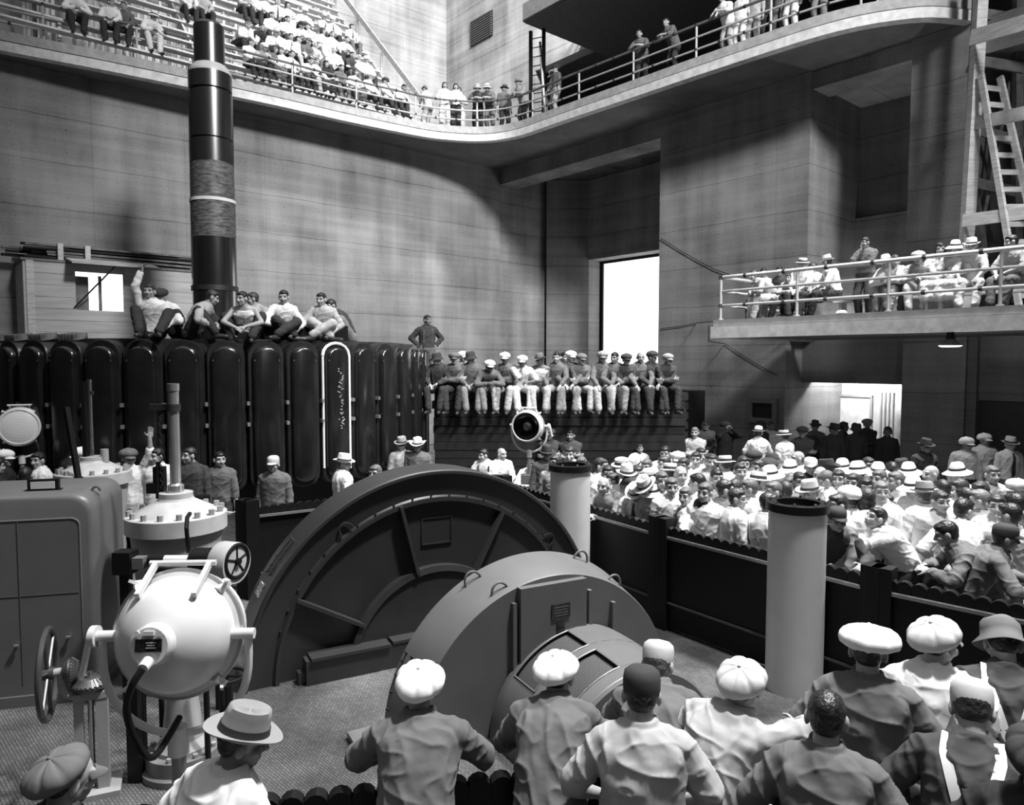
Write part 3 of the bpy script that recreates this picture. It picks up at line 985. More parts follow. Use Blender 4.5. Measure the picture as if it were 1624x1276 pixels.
# big dark drum
BC = Vector((-.78, 7.56, 0)); BR = 2.0
big = empty('generator_housing', BC); big.matrix_world = drum_frame(BC)
tag(big, 'biggest half-drum machine housing, dark paint with radial ribs', 'generator housing')
half([(BR-.01, -.50), (BR, -.49), (BR, -.01), (BR-.015, 0), (BR-.045, 0), (BR-.05, -.05), (1.72, -.07), (1.70, -.055), (1.66, -.055), (1.64, -.10), (.96, -.12), (.95, -.08), (.90, -.05), (.02, -.05)]).build('casing', M_DARKP, big, 30)
half([(BR-.01, -.50), (.02, -.50)]).build('rear_face', M_DARKP, big, 30)
# bright curved rim strip: weld lips
half([(1.695, -.07), (1.695, -.035), (1.655, -.035), (1.655, -.1)]).build('face_ring', M_DARKP, big, 30)
half([(.965, -.12), (.965, -.03), (.90, -.02), (.90, -.06)]).build('inner_ring', M_DARKP, big, 30)
for a in (22, 62, 104, 151):
    er = Vector((math.cos(R(a)), math.sin(R(a)), 0))
    MB().beam(er*.93 + Vector((0, 0, -.05)), er*1.69+Vector((0, 0, -.05)), .035, .10, up=(0, 0, 1)).build('rib', M_DARKP, big, 0)
for a in (38, 124):
    handle('lifting_eye', big, R(a), 1.74, -.04, m=M_DARKP)
mb = MB()
for i in range(22):
    a = R(15+i*7); mb.cyl((1.72*math.cos(a), 1.72*math.sin(a), -.075), (1.72*math.cos(a), 1.72*math.sin(a), -.045), .010, seg=6)
mb.build('bolt', M_DARKP, big)
mb = MB()
for a in (148, 156):
    er = Vector((math.cos(R(a)), math.sin(R(a)), 0)); et = Vector((-er.y, er.x, 0))
for zo in (-.18, -.30):
    pts = [Vector((BR*1.006*math.cos(R(t)), BR*1.006*math.sin(R(t)), zo)) for t in range(137, 149)]
    mb.tube(pts, .008, 6)
    for t in (137, 140, 143, 146, 148): mb.cyl((BR*math.cos(R(t)), BR*math.sin(R(t)), zo-.02), (BR*1.012*math.cos(R(t)), BR*1.012*math.sin(R(t)), zo-.02), .012, seg=6)
mb.build('strap_bracket', M_DARKP, big)
er = Vector((math.cos(R(153)), math.sin(R(153)), 0)); et = Vector((-er.y, er.x, 0))
Mx = Matrix((et, Vector((0,0,1)), er)).transposed()
mb = MB().box(er*(BR+.006) + Vector((0, 0, -.27)), (.13, .15, .012), Mx)
mb.build('nameplate', mat('cast_plate', .30, .5, noise=.8, nscale=30, bump=.6, bscale=50), big, 0)
mb = MB()
for c_, s_ in (((0, 1.47), (.34, .014)), ((-.17, 1.33), (.014, .28)), ((.17, 1.33), (.014, .28)), ((0, 1.19), (.34, .014))):
    mb.box((c_[0]+.02, c_[1], -.105), (s_[0], s_[1], .02))
mb.build('access_panel', M_DARKP, big, 0)
# base ledge
MB().box((-.55, .12, .02), (1.75, .24, .16)).box((-.98, .255, .03), (.80, .03, .20)).box((-.12, .265, .02), (.86, .03, .18)).box((-1.42, .06, 0), (.14, .12, .1)).build('base', M_DARKP, big, 0)

# smaller front drum
FC = Vector((.36, 6.14, 0)); 
fr_ = empty('generator_housing', FC); fr_.matrix_world = drum_frame(FC)
tag(fr_, 'smaller grey half-drum housing with two dark nameplates', 'generator housing')
FR0, FR1 = 1.39, 1.29
half([(.02, -.46), (FR0-.01, -.46), (FR0, -.45), (FR1+.01, -.02), (FR1, 0), (.02, 0)]).build('casing', M_DRUM, fr_, 25)
MB().box((-.03, .62, .02), (.66, 1.25, .10)).build('front_panel', M_DRUM, fr_, 0)
for x in (-.40, .36, .62):
    MB().box((x, .56 if x < .6 else .48, .015), (.035, 1.12 if x < .6 else .98, .06)).build('rib', M_DRUM, fr_, 0)
for i, a in enumerate((58, 68, 116, 112)):
    handle('lifting_eye', fr_, R(a), FR0-.03 if i in (1, 2) else FR1-.01, -.36 if i in (1, 2) else -.07, s=.10)
M_PLATE = mat('engraved_black_plate', .02, .3, noise=.9, nscale=40)
pl_ = MB().box((.03, 1.0, .075), (.185, .125, .012)).build('nameplate', M_PLATE, fr_, 0)
MB().box((.03, .86, .075), (.075, .075, .012)).build('nameplate', M_PLATE, fr_, 0)
mb = MB()
for i in range(4): mb.box((.03, 1.035-.024*i, .082), (.14-.02*(i % 2), .007, .003))
mb.build('engraved_line', mat('plate_lettering', .09, .5), pl_, 0)
mb = MB()
for (a, zf) in [(t, z) for t in (150, 153) for z in (.1, .3, .5, .7, .9)] + [(t, z) for t in (158, 164, 170, 176) for z in (.08, .92)]:
    rr = FR0 - (FR0-FR1)*zf; zz = -.45+.43*zf
    er = Vector((math.cos(R(a)), math.sin(R(a)), 0))
    mb.cyl(er*rr + Vector((0, 0, zz)), er*(rr+.022) + Vector((0, 0, zz+.01)), .012, seg=6)
mb.build('bolt', M_IRON, fr_)
for a in (157, 172):
    er = Vector((math.cos(R(a)), math.sin(R(a)), 0))
    MB().tube([er*(1.38+.02)+Vector((0,0,-.32)), er*1.43+Vector((0,0,-.30)), er*1.40+Vector((0,0,-.16)), er*1.37+Vector((0,0,-.14))], .010, 6).build('handle', M_DRUM, fr_)
MB().box((-1.5, .03, -.3), (.35, .06, .5)).build('foot', mat('foot_plate', .22, .35, metal=.5), fr_, 0)

# exciter hood with mesh windows
EC = FC + DN*.02 + DU*.20
ex = empty('exciter_hood', EC); ex.matrix_world = drum_frame(EC)
tag(ex, 'low rounded hood with mesh windows in front of the grey half-drum', 'machine hood')
ER = .83
M_MESH = mat('dark_wire_mesh', .03, .5, noise=.2)
# mesh pattern
nt = M_MESH.node_tree; _b = nt.nodes['Principled BSDF']
_co = nt.nodes.new('ShaderNodeTexCoord'); _ck = nt.nodes.new('ShaderNodeTexChecker'); _ck.inputs['Scale'].default_value = 90
_ck.inputs['Color1'].default_value = grey(.012); _ck.inputs['Color2'].default_value = grey(.09)
nt.links.new(_co.outputs['Object'], _ck.inputs[0]); nt.links.new(_ck.outputs[0], _b.inputs['Base Color'])
def sector(r, z0, z1, a0, a1, th=.02, seg=14):
    return MB().lathe([(r, z0), (r, z1), (r-th, z1), (r-th, z0), (r, z0)], None, seg, R(a0), R(a1), False)
# shell with window openings (angles measured from +X; the visible shoulder is 95..150)
mb = MB()
def prof(z):   # slightly domed radius along the hood
    return ER - .05*(z/.95)**2
def shell(z0, z1, a0, a1, seg=20):
    n = 6
    mb.lathe([(prof(z0+(z1-z0)*i/n), z0+(z1-z0)*i/n) for i in range(n+1)], None, seg, R(a0), R(a1))
shell(0, .08, 0, 180); shell(.40, .50, 0, 180); shell(.82, .95, 0, 180)
for z0, z1 in ((.08, .40), (.50, .82)):
    shell(z0, z1, 0, 98); shell(z0, z1, 140, 180)
mb.lathe([(prof(.95), .95), (.76, .97), (.55, .98), (.02, .98)], None, 40, 0, math.pi)
mb.build('shell', M_DRUM, ex, 30)
for z0, z1 in ((.08, .40), (.50, .82)):
    MB().lathe([(prof(z0)-.03, z0-.01), (prof(z1)-.03, z1+.01)], None, 16, R(97), R(141)).build('mesh_window', M_MESH, ex, 30)
    fw = MB()
    for z in (z0, z1): fw.tube([Vector((prof(z)*math.cos(R(a)), prof(z)*math.sin(R(a)), z)) for a in range(98, 141, 3)], .008, 6)
    for a in (98, 140): fw.tube([Vector((prof(z0+(z1-z0)*k/4)*math.cos(R(a)), prof(z0+(z1-z0)*k/4)*math.sin(R(a)), z0+(z1-z0)*k/4)) for k in range(5)], .008, 6)
    fw.build('window_frame', M_DRUM, ex)
MB().lathe([(.60, .98), (.60, 1.16), (.54, 1.18), (.40, 1.18), (.38, 1.1), (.02, 1.1)], None, 40, 0, math.pi).build('end_ring', M_DRUM, ex, 30)
MB().lathe([(.40, 1.1), (.40, 1.30), (.36, 1.32), (.02, 1.32)], None, 40, 0, math.pi).build('end_cap', M_DARKP, ex, 30)
MB().tube([Vector((.77*math.cos(R(150)), .77*math.sin(R(150)), .55)), Vector((.88*math.cos(R(150)), .88*math.sin(R(150)), .56)), Vector((.88*math.cos(R(150)), .88*math.sin(R(150)), .66)), Vector((.77*math.cos(R(150)), .77*math.sin(R(150)), .67))], .01, 6).build('latch', M_IRON, ex)

# ---- governor cabinet
k0, k1 = at_z(-60, 1128, 0), at_z(157, 1105, 0)
cab = empty('governor_cabinet', (k0.x, k0.y, 0), math.atan2(k1.y-k0.y, k1.x-k0.x))
tag(cab, 'large grey steel cabinet with rounded edges beside the searchlight', 'cabinet')
CW, CD, CHt = (k1-k0).length, 1.0, 1.93
def rrect(w, h, r, n=6):
    pts = [(0, 0)]
    pts = [(w, 0)]
    for i in range(n+1):
        t = math.pi/2*i/n; pts.append((w-r+r*math.cos(t), h-r+r*math.sin(t)))
    pts += [(0, h), (0, 0)]
    return pts
ol = rrect(CW, CHt, .17)
MB().loft([[(x if x < .1 else x-i_, y, z if z < .1 else z-i_) for x, z in ol] for y, i_ in ((0, .05), (.012, .02), (.05, 0), (CD, 0))]).build('body', M_CABP, cab, 40)
dr = MB()
dl = [(x*.90+.0, z*.845+.08) for x, z in rrect(CW, CHt, .08)]
dr.loft([[(x, y, z) for x, z in dl] for y in (-.015, .03)])
door_ = dr.build('door', M_CABP, cab, 40)
MB().tube([(x, -.012, z) for x, z in dl[:-1]], .010, 6).build('door_edge', M_CABP, door_)
MB().box((CW*.45, -.02, .95), (.004, .005, 1.5)).box((CW*.45, -.018, 1.02), (CW*.86, .005, .004)).build('seam', M_CABP, door_, 0)
MB().cyl((CW*.80, -.015, .62), (CW*.80, -.06, .62), .012).cyl((CW*.785, -.055, .62), (CW*.825, -.055, .62), .013).build('knob', M_STEEL, door_)
MB().cyl((CW*.42, -.015, .58), (CW*.42, -.06, .58), .012).cyl((CW*.405, -.055, .58), (CW*.445, -.055, .58), .013).build('knob', M_STEEL, door_)
MB().box((CW/2, .5, .05), (CW+.05, CD+.1, .10)).build('base', M_CABP, cab, 0)
MB().tube([(CW-.05+.035*math.cos(t*.4), .3, 1.90+.045*math.sin(t*.4)) for t in range(9)], .012, 8).build('lifting_lug', M_CABP, cab)
sg = empty('top_sign', cab.matrix_world @ Vector((0, 0, 0)))
spx = at_y(70, 779, 6.75)
sg.location = (spx.x, spx.y, CHt); sg.rotation_euler = (0, 0, cab.rotation_euler.z)
tag(sg, 'small framed blank sign standing on the cabinet top', 'sign')
MB().box((0, 0, .05), (.26, .05, .11)).build('frame', M_BLACK, sg, 0)
MB().box((0, -.03, .052), (.20, .015, .065)).build('face', mat('pale_card', .45, .6), sg, 0)
MB().box((0, 0, .004), (.30, .07, .012)).build('base', M_BLACK, sg, 0)

# ---- bolted vessels
def vessel(loc, label, rodz, dark=False):
    root = empty('bolted_vessel', loc)
    tag(root, label, 'pressure vessel', 'bolted vessels with vertical rods')
    r, zt = .465, 1.66
    MB().lathe([(0, 0), (.43, 0), (.43, .06), (.36, .10), (.36, .9), (r-.05, zt-.20), (r-.05, zt-.12), (0, zt-.12)], seg=56).build('body', M_GREYP, root, 30)
    MB().lathe([(r-.06, zt-.17), (r, zt-.16), (r, zt-.01), (r-.015, zt), (.38, zt), (.34, zt+.04), (.17, zt+.13), (.16, zt+.15), (0, zt+.15)], seg=56).build('cover', mat('pale_cover_paint', .42, .45), root, 30)
    MB().lathe([(.0, zt+.14), (.155, zt+.14), (.155, zt+.20), (.06, zt+.205), (.0, zt+.205)], seg=40).build('gland', mat('pale_gland', .4, .4), root, 30)
    for i in range(16):
        a = 2*math.pi*i/16+.1
        MB().cyl((.415*math.cos(a), .415*math.sin(a), zt-.01), (.415*math.cos(a), .415*math.sin(a), zt+.055), .028, seg=6).build('bolt', M_GREYP, root, 20)
    return root, zt
vl = at_z(280, 812, 1.66)
v1, zt = vessel((vl.x, vl.y, 0), 'nearer grey bolted vessel with a bright vertical rod', 2.9)
MB().lathe([(.075, zt+.2), (.075, zt+.27), (.058, zt+.28), (.05, zt+.29), (.05, 2.86), (.056, 2.86), (.056, 2.93), (0, 2.93)], seg=28).build('rod', mat('rod_steel', .50, .25, metal=.75), v1, 30)
MB().lathe([(.058, 2.66), (.064, 2.66), (.064, 2.73), (.058, 2.73)], seg=24).build('collar', M_IRON, v1)
MB().box((-.12, 0, 2.70), (.22, .05, .06)).build('arm', M_IRON, v1, 0)
MB().tube([(-.11, -.02, 2.62+.0)] + [(-.13 + .012*math.sin(i*1.6), -.02, 2.6 - i*.02) for i in range(36)], .006, 6).build('spring', M_IRON, v1)
MB().box((-.17, .03, zt+.32), (.10, .08, .26)).box((-.22, .0, zt+.24), (.12, .06, .10)).cyl((-.17, -.02, zt+.14), (-.17, .0, zt+.5), .02).build('switch_box', M_BLACK, v1)
vr = at_z(148, 742, 1.70)
v2, zt = vessel((vr.x, vr.y, 0), 'farther grey bolted vessel with dark vertical rods behind the cabinet', 2.9)
MB().cyl((-.02, 0, zt+.2), (-.02, 0, 2.9), .035).build('rod', M_STEEL, v2)
MB().box((-.07, -.05, 2.2), (.05, .05, 1.35)).build('guide', M_BLACK, v2, 0)
MB().beam((-.12, -.35, 2.55), (.09, -.47, 1.55), .06, .06).beam((.09, -.47, 1.66), (-.02, -.44, 1.15), .07, .07).build('lever', M_BLACK, v2, 0)
MB().box((-.05, 0, 2.72), (.16, .05, .05)).build('crosshead', M_IRON, v2, 0)
MB().cyl((.16, 0, zt+.1), (.16, 0, zt+.3), .05, seg=16).build('plug', M_GREYP, v2)
MB().box((.40, -.24, 1.05), (.06, .06, .20)).build('gauge', M_GREYP, v2, 0)

# ---- motor drive in front of the nearer vessel
md = at_y(300, 888, 6.35)
mt = empty('motor_drive', (md.x, md.y, 0))
tag(mt, 'black motor with a pale drum wheel and spoked handwheel', 'motor')
zc = md.z
def lx(px): return at_y(px, 888, 6.35).x - md.x
MB().cyl((lx(305), 0, zc), (lx(352), 0, zc), .105, seg=28).build('body', M_BLACK, mt)
mb = MB()
for i in range(7): mb.cyl((lx(308+i*6), 0, zc), (lx(310+i*6), 0, zc), .112, seg=28)
mb.build('cooling_fin', M_BLACK, mt)
MB().cyl((lx(237), 0, zc), (lx(262), 0, zc), .055).build('coupling', M_BLACK, mt)
MB().cyl((lx(262), 0, zc), (lx(305), 0, zc), .045).build('shaft', M_ALU, mt)
MB().lathe([(0, -.09), (.18, -.09), (.185, -.07), (.185, .07), (.18, .09), (.0, .09)], TM(frame_z((1, -.35, 0)), Vector((lx(363), 0, zc-.02))), 40).build('drum_wheel', mat('wheel_grey', .38, .4), mt, 30)
hw = Vector((lx(378), -.03, zc))
Fz = TM(frame_z((1, -.35, 0)), hw)
pts = [Fz @ Vector((.145*math.cos(2*math.pi*i/32), .145*math.sin(2*math.pi*i/32), .0)) for i in range(32)]
mb = MB().tube(pts, .018, 8, closed=True)
for i in range(5):
    a = 2*math.pi*i/5
    mb.tube([Fz @ Vector((0, 0, 0)), Fz @ Vector((.14*math.cos(a), .14*math.sin(a), 0))], .010, 6)
mb.cyl(Fz @ Vector((0, 0, -.08)), Fz @ Vector((0, 0, .03)), .03)
mb.build('handwheel', M_BLACK, mt)
MB().box((lx(197), .02, zc-.02), (.16, .16, .2)).build('gear_box', M_BLACK, mt, 0)
MB().box((lx(222), 0, zc-.02), (.1, .1, .1)).build('bracket', mat('bracket_grey', .12, .5), mt, 0)
MB().box((lx(300), .02, zc-.12), (.75, .14, .06)).build('bed', M_BLACK, mt, 0)
for px in (197, 345): MB().box((lx(px), .02, (zc-.12)/2), (.08, .08, zc-.12)).build('leg', M_BLACK, mt, 0)
MB().tube([(lx(293), .08, zc+.05), (lx(293), .05, zc+.28), (lx(289), .12, zc+.36), (lx(287), .2, zc+.38)], .02, 8).build('pipe', M_BLACK, mt)

# ---- bevel-gear handwheel stand
hs = at_z(152, 1254, 0)
hst = empty('handwheel_stand', (hs.x, hs.y, 0), R(24))
tag(hst, 'grey pedestal with toothed gears and a large upright handwheel', 'handwheel stand')
def hx(px): return (px-152)/F_PX*5.25
MB().box((hx(128)+.02, 0, .36), (.055, .09, .72)).box((hx(165), 0, .36), (.075, .1, .72)).build('column', M_GREYP, hst, 0)
MB().box((0, 0, .02), (.34, .26, .04)).build('base', M_GREYP, hst, 0)
MB().box((hx(150), 0, .735), (.22, .11, .05)).tube([(hx(132), 0, .73), (hx(118), 0, .76), (hx(112), 0, .83), (hx(112), 0, .92)], .032, 10).build('bracket', M_GREYP, hst, 30)
MB().cyl((hx(149), 0, .05), (hx(149), 0, .9), .02).build('spindle', M_STEEL, hst)
def gear(name, M, r, parent):
    mb = MB().lathe([(.02, -.02), (r*.75, -.03), (r, .0), (r*.98, .025), (r*.55, .06), (.02, .06)], M, 32)
    for i in range(24):
        a = 2*math.pi*i/24
        d = Vector((math.cos(a), math.sin(a), 0))
        p0, p1 = M @ (d*r*1.0 + Vector((0, 0, .012))), M @ (d*r*.6 + Vector((0, 0, .055)))
        mb.beam(p0, p1, .012, .02)
    return mb.build(name, mat('gear_iron', .10, .45, metal=.6), parent, 30)
gear('toothed_gear', Matrix.Translation((hx(149), 0, .80)), .115, hst)
gear('toothed_gear', TM(frame_z((1, 0, 0)), Vector((hx(120)+.005, 0, .93))), .085, hst)
MB().cyl((hx(93), 0, .93), (hx(122), 0, .93), .03).build('axle', M_GREYP, hst)
Fw = TM(frame_z((1, -.02, 0)), Vector((hx(93), 0, .93)))
mb = MB().tube([Fw @ Vector((.31*math.cos(2*math.pi*i/48), .31*math.sin(2*math.pi*i/48), 0)) for i in range(48)], .022, 10, closed=True)
for i in range(6):
    a = 2*math.pi*i/6+.2
    mb.tube([Fw @ Vector((0, 0, 0)), Fw @ Vector((.31*math.cos(a), .31*math.sin(a), 0))], .014, 8)
mb.cyl(Fw @ Vector((0, 0, -.03)), Fw @ Vector((0, 0, .04)), .045)
mb.build('handwheel', mat('dark_wheel', .045, .3, noise=.1), hst)

# ---- oil pump behind the searchlight
pp = at_z(292, 1216, 0)
pu = empty('oil_pump', (pp.x, pp.y, 0))
tag(pu, 'round grey pump with tapered body and four black rods behind searchlight yoke', 'pump')
MB().lathe([(0, 0), (.30, 0), (.30, .05), (.27, .06), (.27, .17), (0, .17)], seg=48).build('base', mat('pump_grey', .16, .4), pu, 30)
MB().lathe([(0, .16), (.20, .17), (.20, .2), (.15, .26), (.11, .62), (.11, .72), (0, .72)], seg=40).build('body', mat('glossy_grey', .32, .15), pu, 30)
for x, y in ((-.24, -.12), (.24, -.12), (-.24, .16), (.24, .16)):
    MB().cyl((x, y, 0), (x, y, .95), .022).build('rod', M_BLACK, pu)
MB().lathe([(0, .72), (.14, .72), (.14, .78), (0, .78)], seg=32).build('cap', M_GREYP, pu)
MB().tube([(-.12, -.05, .62), (-.2, -.1, .66), (-.26, -.12, .60)], .02, 8).build('tap', M_BLACK, pu)
for i in range(8):
    a = i*math.pi/4
    MB().cyl((.235*math.cos(a), .235*math.sin(a), .16), (.235*math.cos(a), .235*math.sin(a), .2), .02, seg=6).build('bolt', M_GREYP, pu)
# small horizontal handwheel on a black post
hp = at_z(361, 1190, 0)
hv = empty('valve_pedestal', (hp.x, hp.y, 0))
tag(hv, 'black valve pedestal with a flat handwheel behind the searchlight', 'valve')
MB().lathe([(0, 0), (.12, 0), (.12, .03), (.06, .05), (.05, .55), (0, .55)], seg=24).build('column', M_BLACK, hv, 30)
mb = MB().tube([(.15*math.cos(2*math.pi*i/28), .15*math.sin(2*math.pi*i/28), .62) for i in range(28)], .014, 8, closed=True)
for i in range(4): mb.tube([(0, 0, .62), (.15*math.cos(i*1.571), .15*math.sin(i*1.571), .62)], .01, 6)
mb.cyl((0, 0, .5), (0, 0, .66), .02)
mb.build('handwheel', M_BLACK, hv)
bpst = at_z(216, 1238, 0)
o = MB().box((0, 0, .52), (.09, .07, 1.04)).box((-.06, 0, 1.02), (.06, .05, .3)).build('black_post', M_BLACK, smooth=0)
o.location = (bpst.x, bpst.y, 0); tag(o, 'plain black post beside the searchlight yoke', 'post')

# ---- searchlights
def searchlight(center, back_dir, rad, label, front=False, pole_to=0.0):
    center = Vector(center)
    root = empty('searchlight', (center.x, center.y, pole_to))
    tag(root, label, 'searchlight', 'searchlights')
    inv = Matrix.Translation(-root.location)
    B = Vector(back_dir).normalized()
    Fm = inv @ TM(frame_z(B, Vector((0, 0, 1))), center)      # local Z = towards the back, local X = up
    s = rad/.29
    def P(x, y, z): return Fm @ Vector((x*s, y*s, z*s))
    prof_ = [(.27, -.13), (.285, -.12), (.285, -.02), (.30, -.01), (.30, .02), (.275, .03), (.268, .08), (.235, .16), (.18, .225), (.12, .262), (.095, .275), (.09, .33), (.082, .338), (0, .338)]
    MB().lathe([(r*s, z*s) for r, z in prof_], Fm, 56).build('housing', M_ALU, root, 35)
    MB().lathe([(.296*s, -.012*s), (.312*s, -.008*s), (.312*s, .018*s), (.296*s, .022*s)], Fm, 56).build('rim', mat('rim_aluminium', .45, .3, metal=.5), root, 35)
    if front:
        MB().lathe([(.27*s, -.12*s), (.285*s, -.14*s), (.262*s, -.15*s), (.25*s, -.135*s)], Fm, 48).build('lens_ring', M_ALU, root, 35)
        if front == 'lens':
            ln = MB().lathe([(.26*s, -.13*s), (.2*s, -.155*s), (.1*s, -.17*s), (.0, -.175*s)], Fm, 40)
            lens_m = mat('ribbed_lens', .6, .22, noise=.3, spec=.8)
            if not lens_m.get('done'):
                nt = lens_m.node_tree; w = nt.nodes.new('ShaderNodeTexWave'); w.inputs['Scale'].default_value = 14; w.bands_direction = 'Z'
                c = nt.nodes.new('ShaderNodeTexCoord'); bp = nt.nodes.new('ShaderNodeBump'); bp.inputs['Strength'].default_value = .8
                rp_ = nt.nodes.new('ShaderNodeMapRange'); rp_.inputs[3].default_value = .45; rp_.inputs[4].default_value = .92
                nt.links.new(c.outputs['Object'], w.inputs[0]); nt.links.new(w.outputs[1], bp.inputs['Height']); nt.links.new(bp.outputs[0], nt.nodes['Principled BSDF'].inputs['Normal'])
                nt.links.new(w.outputs[1], rp_.inputs[0]); nt.links.new(rp_.outputs[0], nt.nodes['Principled BSDF'].inputs['Base Color'])
                lens_m['done'] = 1
            ln.build('lens', lens_m, root, 40)
        else:
            MB().lathe([(.25*s, -.13*s), (.25*s, -.10*s), (.2*s, .02*s), (.12*s, .12*s), (0, .15*s)], Fm, 40).build('reflector', mat('reflector', .5, .12, metal=1), root, 40)
            MB().lathe([(0, -.12*s), (.05*s, -.115*s), (.085*s, -.06*s), (.085*s, .02*s), (.05*s, .1*s), (0, .1*s)], Fm, 28).build('bulb_shroud', M_IRON, root, 40)
    else:
        MB().lathe([(.0, -.128*s), (.27*s, -.128*s)], Fm, 40).build('lens', M_STEEL, root, 40)
    # hinge bar and latches
    for yy in (-.13, .13):
        MB().beam(P(.20, yy, .19), P(.335, yy, .0), .022*s, .03*s).build('hinge_arm', M_ALU, root, 0)
    MB().cyl(P(.335, -.16, .0), P(.335, .16, .0), .014*s).build('hinge_bar', M_ALU, root)
    for t in (42, 138, 222, 318):
        a = R(t)
        d = Vector((math.sin(a+math.pi/2), math.cos(a+math.pi/2), 0))
        mb = MB().beam(P(d.x*.275, d.y*.275, .035), P(d.x*.325, d.y*.325, -.015), .045*s, .03*s)
        mb.beam(P(d.x*.32, d.y*.32, .01), P(d.x*.345, d.y*.345, .05), .015*s, .015*s)
        mb.build('latch', M_ALU, root, 0)
    if not front:
        plt = MB().box((0, 0, 0), (.055*s, .115*s, .006))
        ob = plt.build('label_plate', M_PLATE, root, 0); ob.matrix_local = Fm @ Matrix.Translation((.005*s, -.0, .341*s))
        ln_ = MB()
        for i in range(3): ln_.box((.012*s-.011*s*i, -.012*s, .0045), (.003*s, (.045-.01*(i % 2))*s, .002))
        ln_.build('lettering', mat('label_lettering', .6, .6), ob, 0)
        MB().box((0, 0, 0), (.018*s, .045*s, .016)).cyl((0, .05*s, 0), (0, .05*s, .012), .012*s).cyl((0, -.05*s, 0), (0, -.05*s, .012), .012*s).build('cap_clip', M_ALU, root).matrix_local = Fm @ Matrix.Translation((.058*s, 0, .342*s))
        MB().cyl(P(-.06, 0, .32), P(-.085, 0, .39), .028*s, .024*s).build('cable_gland', M_ALU, root)
    # yoke: pivots along the horizontal axis of the housing
    side = Vector((-B.y, B.x, 0)).normalized()
    cl = inv @ center
    pv = .345*s
    for sg_ in (-1, 1):
        MB().cyl(cl + side*sg_*.265*s + B*.05*s, cl + side*sg_*(pv+.03*s) + B*.05*s, .026*s).build('pivot', M_ALU, root)
    MB().cyl(cl - side*(pv+.02*s) + B*.05*s, cl - side*(pv+.05*s) + B*.05*s, .05*s).beam(cl - side*(pv+.05*s) + B*.05*s + Vector((0, 0, .03*s)), cl - side*(pv+.10*s) + B*.05*s + Vector((0, 0, -.19*s)), .03*s, .02*s).build('clamp_lever', M_ALU, root)
    pts = [cl + B*.05*s + side*(pv) + Vector((0, 0, .0))]
    for i in range(25):
        t = math.pi*i/24
        pts.append(cl + B*.05*s + side*(pv*math.cos(t)) + Vector((0, 0, -.10*s - .39*s*math.sin(t)**.85)))
    pts.append(cl + B*.05*s - side*pv)
    MB().tube(pts, .019*s, 10).build('yoke', M_ALU, root)
    b = cl + B*.05*s + Vector((0, 0, -.49*s))
    MB().cyl(b + Vector((0, 0, .035*s)), b + Vector((0, 0, -.10*s)), .045*s, .05*s).build('yoke_socket', M_ALU, root)
    MB().cyl(b + Vector((0, 0, -.08*s)), Vector((b.x, b.y, .0)), .034*s).build('pole', mat('grey_pole', .3, .4, metal=.4), root)
    if not front:
        g0 = P(-.085, 0, .39)
        pts = [g0, P(-.15, .03, .41), P(-.26, .07, .36), P(-.40, .05, .30), P(-.50, .0, .22), b + Vector((.0, .05, .08))]
        sm = []
        for i in range(len(pts)-1):
            p0, p1, p2, p3 = pts[max(i-1, 0)], pts[i], pts[i+1], pts[min(i+2, len(pts)-1)]
            for k in range(6):
                t = k/6; sm.append(.5*((2*p1)+(-p0+p2)*t+(2*p0-5*p1+4*p2-p3)*t*t+(-p0+3*p1-3*p2+p3)*t**3))
        MB().tube(sm, .016*s, 8).build('cable', M_BLACK, root)
    return root
cpos = at_y(285, 1003, 3.45)
vd = (Vector((0, 0, CAM_H)) - cpos).normalized()
lf = Vector((vd.y, -vd.x, 0)).normalized()
searchlight(cpos, vd*.93 + lf*.36*(1 if lf.x < 0 else -1) + Vector((0, 0, -.12)), .29, 'big aluminium searchlight seen from behind, nearest the camera', False, 0.0)
c2_ = at_y(32, 676, 11.2)
searchlight(c2_, (Vector((0, 0, CAM_H)) - c2_).normalized()*-1 + Vector((.12, 0, .05)), .29, 'searchlight with ribbed glass lens above the men by the cabinet', 'lens', 0.0)
c3_ = at_y(838, 675, 12.3)
searchlight(c3_, Vector((.35, .93, .02)), .27, 'searchlight with open mirror reflector on the barrier behind the big drum', 'mirror', 1.08)
# black base box under that searchlight
o = MB().box((0, 0, 0), (.26, .2, .16)).build('lamp_base', mat('base_grey', .14, .5), smooth=0)
o.location = (c3_.x, c3_.y, 1.08+.04); tag(o, 'grey block carrying the mirror searchlight on the barrier', 'block')
# ================================================================ PEOPLE
random.seed(11)
DG = None
def voxel(mb_list, name, vox, smooth_iter=3, mats=()):
    """fuse a collector into one continuous skin"""
    me = bpy.data.meshes.new(name)
    me.from_pydata(mb_list.v, [], mb_list.f)
    bm = bmesh.new(); bm.from_mesh(me)
    bmesh.ops.recalc_face_normals(bm, faces=bm.faces)
    bm.to_mesh(me); bm.free()
    o = bpy.data.objects.new(name, me)
    COL.objects.link(o)
    md = o.modifiers.new('r', 'REMESH'); md.mode = 'VOXEL'; md.voxel_size = vox; md.use_smooth_shade = True
    if smooth_iter:
        sm = o.modifiers.new('s', 'SMOOTH'); sm.factor = .5; sm.iterations = smooth_iter
    bpy.context.view_layer.update()
    dg = bpy.context.evaluated_depsgraph_get()
    out = bpy.data.meshes.new_from_object(o.evaluated_get(dg))
    out.name = name
    bpy.data.objects.remove(o)
    bpy.data.meshes.remove(me)
    for m in mats: out.materials.append(m)
    out.polygons.foreach_set('use_smooth', [True]*len(out.polygons))
    return out

